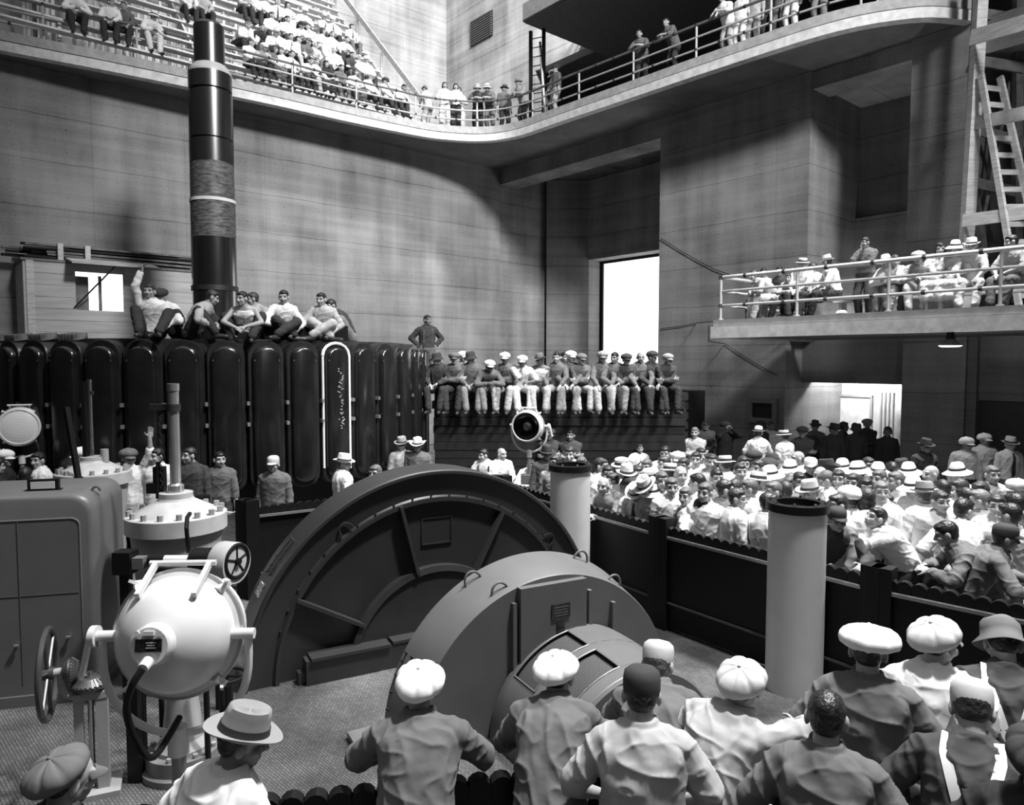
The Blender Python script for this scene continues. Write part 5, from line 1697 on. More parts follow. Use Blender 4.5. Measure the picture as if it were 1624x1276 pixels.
# nearest spectators, higher resolution
NEAR = dict(vox=.0065, cvox=.0085, near=True)
proto('near_elbows', pelvis=(0, -.18, .93), pitch=24, head=(-6, 20, 0), hands=[(.12, .34, 1.13), (-.12, .34, 1.13)], elbows=[(1, -.5, -.25), (-1, -.5, -.25)], bend=.35, **NEAR)
proto('near_hunch', pelvis=(0, -.20, .92), pitch=30, roll=-5, head=(-14, 24, -4), hands=[(.16, .36, 1.10), (-.14, .38, 1.10)], elbows=[(1, -.2, -.9), (-1, -.2, -.9)], bend=.45, **NEAR)
proto('near_upright', pitch=8, head=(-4, 12, 0), hands=[(.20, .28, 1.02), (-.20, .28, 1.02)], elbows=[(1, -.5, -.6), (-1, -.5, -.6)], bend=.2, sleeve='short', **NEAR)
proto('near_reach', pelvis=(0, -.16, .93), pitch=26, twist=-28, roll=6, head=(-4, 16, 0), hands=[(.50, .30, 1.22), (-.10, .42, 1.10)], elbows=[(.6, -.8, .5), (-1, -.2, -.8)], bend=.35, **NEAR)
proto('near_down', pitch=12, head=(4, 34, 0), hands=[(.18, .30, 1.06), (-.18, .30, 1.06)], elbows=[(1, -.5, -.6), (-1, -.5, -.6)], bend=.4, **NEAR)
proto('near_turn', pitch=6, twist=-20, head=(-42, 14, 0), hands=[(.20, .28, 1.02), (-.20, .28, 1.02)], elbows=[(1, -.5, -.6), (-1, -.5, -.6)], bend=.25, **NEAR)
# man hanging an arm over the barrier, chin on his other hand (faces the rail)
proto('rail_dangle', pelvis=(0, -.30, .90), pitch=30, twist=12, head=(6, -16, 0), hands=[(.26, .42, 1.04), (.0, .26, 1.34)], elbows=[(.9, .1, -.1), (-.4, .2, -1)], handdir=[(.05, .25, -1), (.1, .2, .9)], palm=[(0, -1, .0), (0, -1, 0)], curl=.35, bend=.3, vox=.0065, cvox=.0085)
proto('rail_far_look', pelvis=(0, -.2, .93), pitch=22, head=(0, 4, 0), hands=[(.22, .34, 1.08), (-.16, .36, 1.10)], elbows=[(1, -.3, -.7), (-1, -.3, -.7)], bend=.3, vox=.0065, cvox=.0085)
proto('reach_side', pitch=12, twist=0, head=(-50, 6, 0), hands=[(.52, .12, 1.16), (-.24, .20, 1.0)], elbows=[(.2, -.6, .6), (-.8, -.8, -.2)], handdir=[(1, .2, -.1), None], bend=.2, vox=.0075)

USED_LABEL = {}
PEOPLE = []
ORD = ['first', 'second', 'third', 'fourth', 'fifth', 'sixth', 'seventh', 'eighth', 'ninth', 'tenth', 'eleventh', 'twelfth', 'thirteenth', 'fourteenth', 'fifteenth', 'sixteenth', 'seventeenth', 'eighteenth', 'nineteenth', 'twentieth']
HATNAME = {'cap': 'newsboy cap', 'cap_back': 'newsboy cap', 'cap_wide': 'big floppy cap', 'work_cap': 'peaked cap', 'fedora': 'brimmed hat', 'boater': 'straw boater', 'sunhat': 'wide sun hat', 'cowboy': 'cowboy hat', 'bucket_hat': 'bucket hat'}
SKINS = {'m': M_SKIN, 't': M_SKIN2, 'd': M_SKIN3}

def person(pose, loc, yaw, shirt='white', trousers='dark', hat=None, hatc='white', hair='black', hairs='short', skin='m', sleeve=None, tie=False, sus=None, scale=1.0, shoes=True, zone='', label=None, group=None, px=0):
    pr = PROTO[pose]
    root = bpy.data.objects.new('person', pr['body'])
    COL.objects.link(root)
    root.matrix_world = Matrix.Translation(loc) @ Matrix.Rotation(R(yaw), 4, 'Z') @ Matrix.Scale(scale, 4)
    if skin != 'm':
        root.material_slots[0].link = 'OBJECT'; root.material_slots[0].material = SKINS[skin]
    def ch(name, me, m, parent=root):
        o = bpy.data.objects.new(name, me); COL.objects.link(o); o.parent = parent
        if m is not None and me.materials[0] is not m:
            o.material_slots[0].link = 'OBJECT'; o.material_slots[0].material = m
        return o
    sl = sleeve if sleeve in pr['shirt'] else list(pr['shirt'])[0]
    ch('shirt', pr['shirt'][sl], SH[shirt])
    ch('skirt' if 'skirt' in pose else 'trousers', pr['trousers'], TR[trousers])
    if shoes:
        for s in pr['shoe']: ch('shoe', s, None)
    if tie and pr['tie']: ch('necktie', pr['tie'], None)
    if sus == 'back' and pr['sus_b']: ch('suspenders', pr['sus_b'], None)
    if sus == 'front' and pr['sus_f']: ch('suspenders', pr['sus_f'], None)
    if hat:
        h = ch('hat' if hat not in ('cap', 'cap_back', 'cap_wide', 'work_cap') else 'cap', HATM[hat], HA[hatc]); h.matrix_local = pr['head']
        if hat+'_band' in HATM: ch('hat_band', HATM[hat+'_band'], None, h)
        if hairs != 'bald':
            k = ch('hair', HATM['hair_bob' if hairs == 'bob' else 'hair_nape'], HR[hair]); k.matrix_local = pr['head']
    elif hairs != 'bald':
        k = ch('hair', HATM['hair_'+hairs], HR[hair]); k.matrix_local = pr['head']
    PEOPLE.append((root, dict(pose=pose, shirt=shirt, hat=hat, hatc=hatc, hair=hair, hairs=hairs, tie=tie, zone=zone, label=label, px=px if px else loc[0]/max(loc[1], .1), group=group)))
    return root
# ================================================================ WHO STANDS WHERE
def rz2(v, yaw):
    c, s = math.cos(R(yaw)), math.sin(R(yaw))
    return Vector((v.x*c - v.y*s, v.x*s + v.y*c, 0))
def toward(p, q):
    return math.degrees(math.atan2(-(q[0]-p[0]), q[1]-p[1]))
MACHINE = (-.4, 6.6)
def parse(flags):
    kw = {}
    for c in flags:
        if c == 't': kw['tie'] = True
        elif c == 'f': kw['sus'] = 'front'
        elif c == 'b': kw['sus'] = 'back'
        elif c == 'S': kw['sleeve'] = 'short'
        elif c == 'R': kw['sleeve'] = 'rolled'
        elif c in 'dT': kw['skin'] = 'd' if c == 'd' else 't'
    return kw
def split_hat(hat, hair):
    kw = {}
    if hat != '-':
        h, c = hat.split('/'); kw['hat'], kw['hatc'] = h, c
    if hair == 'bald': kw['hairs'] = 'bald'
    else:
        c, st = (hair.split('/') + ['short'])[:2]; kw['hair'], kw['hairs'] = c, st
    return kw
def barrier_push(p, gap=.34):
    """keep a spectator on his own side of the crowd barrier"""
    best = None
    for a, b in ((BA_, BB_), (BB_, BC_), (BC_, BD_ + (BD_-BC_)*2)):
        d = (b-a).normalized(); n = Vector((-d.y, d.x, 0))
        if n.x < 0: n = -n
        t = (p-a).dot(d)
        if -.4 < t < (b-a).length + .4:
            s = (p-a).dot(n)
            if best is None or s < best: best = s
    return best
def place_head(px, py, pose, yaw, zf=0.0, scale=1.0, kind='floor', **kw):
    pr = PROTO[pose]
    top = pr['top']*scale + (.025 if kw.get('hat') else 0)
    P = at_z(px, py, zf + top)
    if yaw == 'm': yaw = toward(P, MACHINE) + random.uniform(-18, 18)
    yaw = float(yaw)
    if kind == 'crowd':
        # slide back along the sight line until he clears the barrier, then take up the height
        for _ in range(40):
            loc = Vector((P.x, P.y, 0)) - rz2(pr['hc'], yaw)*scale
            s = barrier_push(loc)
            if s is None or s > .36: break
            P = P + ray(px, py)*.06/ray(px, py).y
        z_at = CAM_H + ray(px, py).z/ray(px, py).y*P.y
        scale = min(max(scale*z_at/top, .86), 1.04)
    if kind == 'rotor':
        for _ in range(60):
            if (Vector((P.x, P.y, 0)) - RC).length > RR + .42: break
            P = P - ray(px, py)*.05/ray(px, py).y
        z_at = CAM_H + ray(px, py).z/ray(px, py).y*P.y
        scale = min(max(scale*z_at/top, .86), 1.07)
    loc = Vector((P.x, P.y, zf)) - rz2(pr['hc'], yaw)*scale
    loc.z = zf
    return person(pose, loc, yaw, scale=scale, px=px, **kw)

# ---- the crowd behind the barrier: px py pose yaw shirt trousers hat hair flags
CROWD = '''
954 671 stand_down -60 white dark fedora/white grey t
991 675 stand_turn_b 10 white dark - black/bob -
1003 668 stand 170 light dark fedora/dark black T
1029 671 stand_fold 78 white grey - brown/balding -
1015 705 stand 180 light dark - grey -
1055 708 one_hand_chin 175 white dark - black -
1075 716 stand_turn_a 120 white dark cap/light grey -
1084 729 stand m white dark - brown T
1102 678 stand_fold 170 light grey - fair -
1119 668 stand_down 165 grey dark - black T
1112 711 stand_turn_a m white dark - black -
1104 719 stand m white dark - brown -
1126 722 stand m light dark - brown -
1063 735 stand -20 white dark boater/white brown -
1053 726 stand_turn_b m white dark - brown -
1025 731 stand m white dark - grey -
1008 724 stand_down m white dark fedora/white grey -
985 727 stand m white dark boater/straw brown -
954 729 stand -120 white dark - brown t
964 741 stand 180 white dark - brown -
994 740 stand_turn_a m white dark fedora/straw grey -
1011 741 stand 185 white dark - brown -
1030 745 stand m white dark boater/white brown -
1024 758 stand_down m light dark fedora/light grey -
1050 751 stand 180 light dark - grey -
1080 742 stand_turn_a 150 white dark - brown/balding -
1105 754 stand 60 white dark - black -
971 753 stand_turn_b m light dark - brown -
957 760 lean_rail m light dark - grey/balding -
991 764 stand_turn_a 120 white dark - brown t
1000 757 stand 40 white dark cap/dark black -
1008 769 stand_down m white dark fedora/white grey t
1035 770 stand m white dark sunhat/white grey -
1065 761 stand 178 white dark - grey -
1087 776 stand_turn_a m white dark - grey t
1113 794 lean_rail 200 white dark - black f
1118 769 stand m white dark - grey -
867 706 stand m grey dark fedora/dark black T
904 709 one_hand_chin 180 light dark - brown -
880 722 stand_turn_b m light dark - brown -
922 725 stand m light dark - grey -
1151 668 camera_up 190 black dark cap/dark black -
1203 676 stand_skirt -10 white white fedora/white brown -
1206 667 stand 190 dark dark bucket_hat/dark black T
1222 668 stand_turn_a 170 white dark - brown T
1243 681 stand 30 white grey boater/white brown -
1273 676 stand_fold 165 dark dark cap/dark black T
1293 667 stand 170 grey dark fedora/dark black T
1195 714 stand m light dark cap/dark black T
1179 726 stand 180 white dark - brown -
1203 732 stand m light dark - brown -
1218 728 stand 0 white dark cap/dark brown -
1224 721 stand 40 white dark sunhat/dark black -
1253 732 stand m white dark sunhat/white grey -
1265 718 stand 90 white dark - grey/balding -
1286 727 stand 178 black dark work_cap/white brown -
1130 723 stand_turn_a m white dark - brown -
1150 723 stand 20 white dark boater/white brown -
1174 737 stand 182 white dark - brown -
1137 747 stand 180 light dark - black -
1203 749 stand_turn_b -30 white dark boater/white brown -
1221 741 stand m white dark sunhat/white grey -
1255 754 stand_down m white dark - grey -
1268 752 stand 180 light dark - black T
1226 767 stand m white dark - grey -
1243 766 stand 20 white dark - brown -
1187 763 stand_turn_b m white dark - grey -
1168 763 stand -60 light dark - brown -
1151 764 stand_turn_b -60 grey dark - black S
1170 778 stand_turn_b -80 white dark - brown t
1221 785 stand_turn_b -60 white dark - black -
1284 765 stand m white dark fedora/light grey -
1194 804 lean_rail -20 light dark - brown -
1323 672 stand_turn_a 175 dark dark fedora/dark black T
1339 669 stand -100 grey dark - black d
1358 671 stand 180 dark dark bucket_hat/dark black d
1376 664 stand_fold 180 dark dark cap/grey brown T
1408 677 stand_turn_b 180 black dark - black d
1311 732 stand 60 grey dark cowboy/dark black -
1301 743 stand m white dark - bald -
1336 730 stand m white dark sunhat/white grey -
1360 734 stand_turn_b m white dark sunhat/white brown -
1378 728 stand 180 light dark - brown -
1393 736 stand 150 white white sunhat/white brown/bob -
1414 735 stand 0 dark dark - black -
1430 731 stand m grey dark fedora/dark black T
1441 736 stand m white dark sunhat/white brown -
1394 748 stand m white dark - grey -
1330 748 stand_turn_a m light dark - brown -
1311 750 stand_down 60 white dark - grey -
1353 754 stand m light dark - brown -
1347 773 stand 20 white dark cap/white brown -
1373 761 stand_skirt 178 light grey - black/bob -
1398 767 stand_turn_a m white dark - fair -
1420 751 stand_turn_b m light dark - grey -
1448 758 stand m white dark sunhat/white brown -
1328 787 stand m light dark - brown -
1372 778 stand 20 white dark - brown/bob -
1469 696 stand 185 dark dark fedora/dark black T
1534 693 stand_turn_a 160 white dark cap/white black T
1562 687 stand_turn_a 165 white light cap/white black T
1603 693 stand 180 white grey fedora/light grey t
1476 741 stand 95 white dark - bald -
1518 736 stand m white dark sunhat/straw brown -
1574 742 stand 180 light dark - grey -
1612 762 stand m light dark cap/light brown -
1493 764 stand 20 white dark - black -
1521 763 one_hand_chin m light dark - brown -
1554 768 stand m white dark - brown/bob -
1530 777 stand 30 white dark - black -
1552 780 stand_turn_b m light dark - fair -
1581 788 stand_turn_a m white dark - brown -
1608 786 stand 30 dark dark - black -
1466 767 stand 6 white dark fedora/grey black T
1492 782 stand 182 light dark - brown -
1509 795 stand 180 light dark - fair -
1530 795 reach_side -30 white dark - black -
1389 808 rail_dangle 82 white dark - black R
1328 806 rail_far_look 178 dark dark work_cap/dark black -
1407 798 stand_woman 190 light grey - brown/bob -
1501 831 near_elbows 70 grey dark - black -
1600 802 stand 40 light dark - black -
1596 833 rail_far_look 250 grey dark work_cap/dark brown T
'''
for ln in CROWD.strip().splitlines():
    px, py, pose, yaw, shirt, tr, hat, hair, fl = ln.split()
    kw = {}
    kw.update(split_hat(hat, hair)); kw.update(parse(fl.replace('-', '')))
    pxi, pyi = float(px), float(py)
    zone = 'near the barrier' if pyi > 758 + max(0, (pxi-1100))*.06 else ('crowd rear' if pyi < 716 else 'mid crowd')
    child_ = 0.80 if px in ('1407', '1509', '1015', '1194') else 1.0
    place_head(pxi, pyi, pose, yaw if yaw == 'm' else float(yaw), 0.02, child_, 'crowd' if pyi > 716 and pxi > 930 else 'floor', shirt=shirt, trousers=tr, zone=zone, group=None, **kw)

# ---- men on the low bench in front of the black stack
for px, y, pose, yaw, shirt, hat, hair, fl in ((767, 13.95, 'sit_turn_b', 165, 'white', '-', 'black', 'f'), (796, 13.95, 'sit_turn', 190, 'white', '-', 'brown/balding', ''), (842, 13.95, 'sit_lean', 180, 'white', '-', 'black', ''), (866, 13.9, 'sit_lean', 200, 'light', '-', 'brown', '')):
    kw = split_hat(hat, hair); kw.update(parse(fl))
    pr = PROTO[pose]; q = at_y(px, 720, y); loc = Vector((q.x, y, .60)) - Vector((rz2(pr['hc'], yaw).x, 0, 0))
    person(pose, loc, yaw, shirt=shirt, px=px, zone='on bench by black stack', **kw)
for px, py, pose, yaw, shirt, hat, hair in ((872, 679, 'stand_fold', 180, 'dark', 'cap/tweed', 'black'), (905, 682, 'stand_fold', 175, 'dark', '-', 'black')):
    place_head(px, py, pose, yaw, 0.0, 1.0, 'floor', shirt=shirt, zone='standing against the black stack', skin='t', **split_hat(hat, hair))

# ---- the row seated along the top of the black stack
ROW = '''
694 sit_turn_b 170 dark dark bucket_hat/dark black f
722 sit_fold 172 grey dark cap/tweed black -
747 sit_turn_b 185 grey denim bucket_hat/dark black T
778 sit_lean 190 grey denim cap/white black d
801 sit_fold 165 grey light cap/white black d
828 tee_sit 190 white white cap/white black d
855 tank_sit 175 white light fedora/tweed black d
882 sit_knees 165 grey denim - black -
905 sit_turn 172 grey denim cap/white black -
921 sit_fold 190 grey light cap/tweed black -
955 sit_knees 180 grey light cap/grey black T
973 sit_turn_b 182 grey denim - black T
991 sit_fold 178 dark dark cap/dark black T
1014 sit_knees 182 grey dark - bald T
1033 sit_turn 185 dark dark cap/dark black T
1056 sit_fold 190 dark dark cap/grey black T
'''
pdn = pd.normalized()
for k, ln in enumerate(ROW.strip().splitlines()):
    px, pose, yaw, shirt, tr, hat, hair, fl = ln.split()
    kw = split_hat(hat, hair); kw.update(parse(fl.replace('-', '')))
    px = float(px); yaw = float(yaw)
    t = (px-676)/(1092-676)
    yf = PA.y + (PB.y-PA.y)*t + .20
    q = at_y(px, 570, yf)
    loc = Vector((q.x, yf, PZ)) - Vector((rz2(PROTO[pose]['hc'], yaw).x, 0, 0))
    person(pose, loc, yaw, shirt=shirt, trousers=tr, px=px, scale=1.0 if k % 3 else .97, zone='atop black stack', **kw)
for px, yaw, hat, hair, shirt in ((734, 178, 'cap/white', 'black', 'light'), (893, 180, '-', 'black', 'grey')):
    q = at_y(px, 565, 16.2); person('sit_turn', Vector((q.x, 16.2, PZ)), yaw, shirt=shirt, px=px, zone='further back on the black stack', **split_hat(hat, hair))
place_head(678, 500, 'stand_hips', 200, PZ, 1.0, 'floor', shirt='dark', trousers='grey', hair='brown', zone='standing alone on the black stack behind the rotor', sus='front', skin='t')

# ---- men sitting on the rotor
for px, rr, pose, yaw, shirt, tr, hat, hair, fl, lab in (
    (243, 4.0, 'sit_arm_up', 200, 'white', 'dark', '-', 'brown', '', 'man in light shirt raising one arm on the rotor before the booth'),
    (270, 3.75, 'sit_ground_b', 150, 'white', 'dark', 'cap/dark', 'black', 'S', 'man in dark cap and white shirt hunched on the rotor'),
    (326, 3.95, 'sit_ground_b', -85, 'light', 'dark', '-', 'black', 'S', 'bareheaded man in pale grey shirt bent forward before the tall shaft'),
    (390, 3.95, 'tank_ground', 190, 'white', 'dark', '-', 'black', '', 'man in sleeveless undershirt sitting on the rotor edge'),
    (411, 3.3, 'sit_ground', 150, 'light', 'denim', '-', 'brown', 'S', 'man in light shirt half hidden behind the undershirt man'),
    (450, 3.95, 'sit_ground', 215, 'white', 'dark', '-', 'black', 'R', 'man in pale shirt reading his hands, legs crossed on the rotor'),
    (512, 3.95, 'sit_ground', 195, 'light', 'light', '-', 'black', 'R', 'man in pale grey shirt and pale trousers with crossed legs on rotor'),
    (538, 3.55, 'sit_ground_b', 120, 'dark', 'denim', '-', 'black', '', 'man in dark shirt leaning towards his neighbour on the rotor')):
    kw = split_hat(hat, hair); kw.update(parse(fl))
    a_ = (px-CX)/F_PX
    # meet of the sight line with the ring of radius rr
    d_ = Vector((a_, 1, 0)).normalized(); o_ = -Vector((RC.x, RC.y, 0))
    b_ = o_.dot(d_); c_ = o_.dot(o_) - rr*rr
    t_ = -b_ - math.sqrt(max(b_*b_ - c_, 0))
    q = d_*t_
    loc = Vector((q.x, q.y, RZ1+.02)) - rz2(PROTO[pose]['hc'], yaw)*.6
    person(pose, loc, yaw, shirt=shirt, trousers=tr, px=px, label=lab, zone='rotor', **kw)

# ---- behind the barrier on the rotor side
for px, py, pose, yaw, shirt, tr, hat, hair, fl, lab in (
    (8, 713, 'stand_turn_b', -60, 'black', 'dark', 'cap/white', 'black', '', 'man in white cap and black jacket beside the lens searchlight'),
    (-6, 728, 'stand', -40, 'black', 'dark', '-', 'black', '', 'dark haired man in black jacket at the cabinet, half out of frame'),
    (40, 741, 'stand', 20, 'dark', 'dark', '-', 'black', '', 'dark haired man seen from behind below the lens searchlight'),
    (60, 718, 'stand_turn_a', 130, 'white', 'dark', '-', 'black', 't', 'man in white shirt and dark tie below the lens searchlight'),
    (128, 700, 'stand_turn_b', 180, 'grey', 'dark', 'cap/white', 'black', '', 'man in white cap behind the farther bolted vessel'),
    (204, 711, 'wave', 195, 'white', 'light', 'cap/tweed', 'black', 'R', 'man in tweed cap waving one hand beside the farther vessel'),
    (248, 711, 'stand_turn_b', 190, 'white', 'light', '-', 'black', '', 'bareheaded man in white shirt standing between the bolted vessels'),
    (300, 707, 'stand_turn_b', 180, 'dark', 'grey', '-', 'black', '', 'man in dark shirt just beyond the bright vertical rod'),
    (348, 717, 'stand_turn_a', 182, 'grey', 'dark', '-', 'black', 'R', 'man in grey shirt glancing sideways above the wooden barrier'),
    (433, 722, 'stand', 180, 'grey', 'dark', 'work_cap/light', 'black', '', 'man in pale peaked cap and grey work shirt by black poles'),
    (546, 720, 'stand_turn_b', -60, 'white', 'dark', 'fedora/white', 'grey', '', 'man in white brimmed hat and white shirt behind the big drum'),
    (595, 738, 'stand', 160, 'white', 'dark', '-', 'grey', '', 'grey haired head just showing above the big drum'),
    (637, 693, 'stand_turn_b', 210, 'light', 'dark', 'fedora/grey', 'black', '', 'man in grey brimmed hat smoking a pipe above the big drum'),
    (662, 695, 'stand', 180, 'grey', 'dark', 'cowboy/white', 'black', 'T', 'man in white cowboy hat above the big drum')):
    kw = split_hat(hat, hair); kw.update(parse(fl))
    place_head(px, py, pose, yaw, 0.0, 1.0, 'rotor', shirt=shirt, trousers=tr, label=lab, zone='rotor side', **kw)

# ---- the bleachers
def on_line(px, O, D):
    a_ = (px-CX)/F_PX
    cp, sp_ = math.cos(PITCH), math.sin(PITCH)
    k0_ = a_*(O.y*cp - (O.z-CAM_H)*sp_) - O.x
    k1_ = D.x - a_*D.y*cp
    return O + D*(k0_/k1_)
YL = math.degrees(math.atan2(-.648, -.761))
BLEACH = '''
0 118 sit_lean 0 white dark - black -
0 177 sit_turn -15 white dark - black -
0 199 sit_knees -20 grey dark - brown -
0 233 sit_lean 10 white white sunhat/white brown -
0 430 sit_skirt 20 grey grey - brown/bob -
0 460 sit_knees 5 white dark - black t
0 499 sit_knees 10 white light - grey -
0 515 sit_skirt -10 black dark - black/bob -
0 536 sit_fold 0 grey grey - black S
0 583 sit_turn 20 white dark fedora/straw grey -
0 606 sit_knees 30 white dark cap/dark grey -
0 626 sit_lean 15 white dark - black T
1 376 sit_lean 25 white dark - fair -
1 410 sit_fold 5 black grey - black -
1 443 sit_turn_b -30 white dark - grey -
1 459 sit_knees 0 white dark - black t
1 483 sit_fold 10 grey dark work_cap/tweed brown -
1 497 sit_turn -10 light grey - brown/balding -
1 530 sit_turn_b -20 white dark - grey/balding -
1 553 sit_fold 5 dark grey - black -
1 566 sit_knees 15 white dark - grey/balding -
1 579 sit_turn_b 0 white dark cap/white brown -
2 296 sit_knees 0 white dark - black -
2 322 sit_turn 0 light dark - brown -
2 474 sit_lean -10 white dark cap/dark black -
2 491 sit_turn_b -30 white dark - black t
2 508 sit_skirt 10 white white - black/bob -
3 383 sit_lean 10 light dark - brown -
3 399 sit_turn_b 0 white dark - grey -
3 420 sit_knees 10 white dark - brown -
3 440 sit_turn -15 white dark - grey/balding t
3 456 sit_skirt -20 white white - black/bob -
3 475 sit_lean 0 white dark cap/white brown -
3 511 sit_knees 10 white dark fedora/straw brown t
3 526 sit_turn_b -10 white dark cap/white black t
3 556 sit_turn 0 white grey - black t
0 395 sit_turn 10 white dark - brown -
0 411 sit_lean 0 light dark cap/white black -
0 446 sit_turn_b -10 white dark - brown -
0 478 sit_lean 15 white dark - black -
0 560 sit_skirt 0 white grey - brown/bob -
1 394 sit_knees -5 white dark - brown -
1 426 sit_lean 8 white dark fedora/straw brown -
1 470 sit_turn 12 white light - black -
2 430 sit_turn -8 white dark - brown -
2 450 sit_fold 8 white dark - black -
2 525 sit_knees 0 white dark - grey -
2 541 sit_lean 0 white dark - brown -
'''
ROWN = ['bottom bleacher row', 'second bleacher row', 'third bleacher row', 'fourth bleacher row']
for ln in BLEACH.strip().splitlines():
    row, px, pose, dy, shirt, tr, hat, hair, fl = ln.split()
    kw = split_hat(hat, hair); kw.update(parse(fl.replace('-', '')))
    row = int(row); px = float(px)
    O = MB_ @ Vector((0, .35+row*RUN-.02, .775+row*RISE))
    q = on_line(px, O, DL)
    person(pose, q, YL + float(dy), shirt=shirt, trousers=tr, px=px, zone=ROWN[row], **kw)

# ---- standing along the gallery railing
INNER = offset_path(EDGE, -.42)
def on_path(px, path, z):
    best, bp_ = 1e9, None
    for p in path:
        c = p.y*math.cos(PITCH) - (z-CAM_H)*math.sin(PITCH)
        x = CX + F_PX*p.x/c
        if abs(x-px) < best: best, bp_ = abs(x-px), p
    return bp_
for px, pose, yaw, shirt, tr, hat, hair, back_, lab in (
    (668, 'stand_down', 60, 'light', 'light', '-', 'black', .8, 'dark haired man at the lower end of the bleacher stair'),
    (703, 'stand_woman', 185, 'white', 'white', '-', 'brown/bob', .1, 'woman in white blouse and white trousers at the gallery bend'),
    (714, 'stand_skirt', 190, 'white', 'white', '-', 'brown/bob', .6, 'woman in white half hidden behind her companion at gallery bend'),
    (728, 'stand_woman', 178, 'white', 'dark', '-', 'black/bob', .15, 'woman in white blouse and black trousers with arms on railing'),
    (760, 'lean_rail', 178, 'dark', 'dark', 'bucket_hat/grey', 'black', 0, 'person in a floppy hat and dark top leaning on gallery railing'),
    (784, 'lean_rail', 160, 'grey', 'grey', 'sunhat/white', 'brown', 0, 'man in wide white hat leaning on the gallery railing'),
    (799, 'stand_turn_a', 200, 'grey', 'dark', 'fedora/dark', 'black', .5, 'man in dark hat behind the wide white hat at railing'),
    (826, 'lean_rail', 140, 'light', 'dark', 'fedora/grey', 'black', .05, 'man in pale brimmed hat leaning by the dark steel ladder'),
    (866, 'stand_down', 120, 'white', 'dark', 'sunhat/straw', 'brown', .4, 'person in straw sun hat where the gallery turns dark'),
    (882, 'stand', 110, 'grey', 'light', 'cap/dark', 'black', .1, 'man in dark cap leaning out from the shaded gallery'),
    (1022, 'lean_rail', 150, 'grey', 'dark', '-', 'black', .05, 'dim figure bending low over the shaded gallery railing'),
    (1058, 'lean_rail', 120, 'grey', 'dark', '-', 'black', .05, 'dim figure in grey shirt resting arms on shaded railing'),
    (1145, 'lean_rail', 130, 'white', 'light', '-', 'black', .0, 'person in white shirt with hands together over the shaded railing'),
    (1166, 'stand', 130, 'white', 'white', '-', 'black', .15, 'person in white trousers at the shaded gallery railing'),
    (1188, 'stand_turn_a', 130, 'light', 'light', '-', 'black', .2, 'person in pale grey trousers at the shaded gallery railing'),
    (1216, 'stand', 130, 'dark', 'dark', '-', 'black', .3, 'person in dark clothes at the shaded gallery railing'),
    (1240, 'stand_turn_b', 130, 'grey', 'grey', '-', 'black', .2, 'person in mid grey clothes at the shaded gallery railing'),
    (1265, 'stand', 130, 'white', 'white', '-', 'brown', .1, 'second white trousered person, where the gallery starts curving back'),
    (1302, 'stand_turn_b', 130, 'light', 'denim', '-', 'brown', .15, 'last visible person along the shaded gallery, in blueish grey trousers')):
    p = on_path(px, INNER, DECK+1)
    inward = NR*.6 + NL*.4 if px < 830 else NR
    loc = p + inward*back_; loc.z = DECK
    person(pose, loc, yaw, shirt=shirt, trousers=tr, px=px, label=lab.replace('blueish grey', 'grey'), zone='gallery', sleeve='rolled', **split_hat(hat, hair))

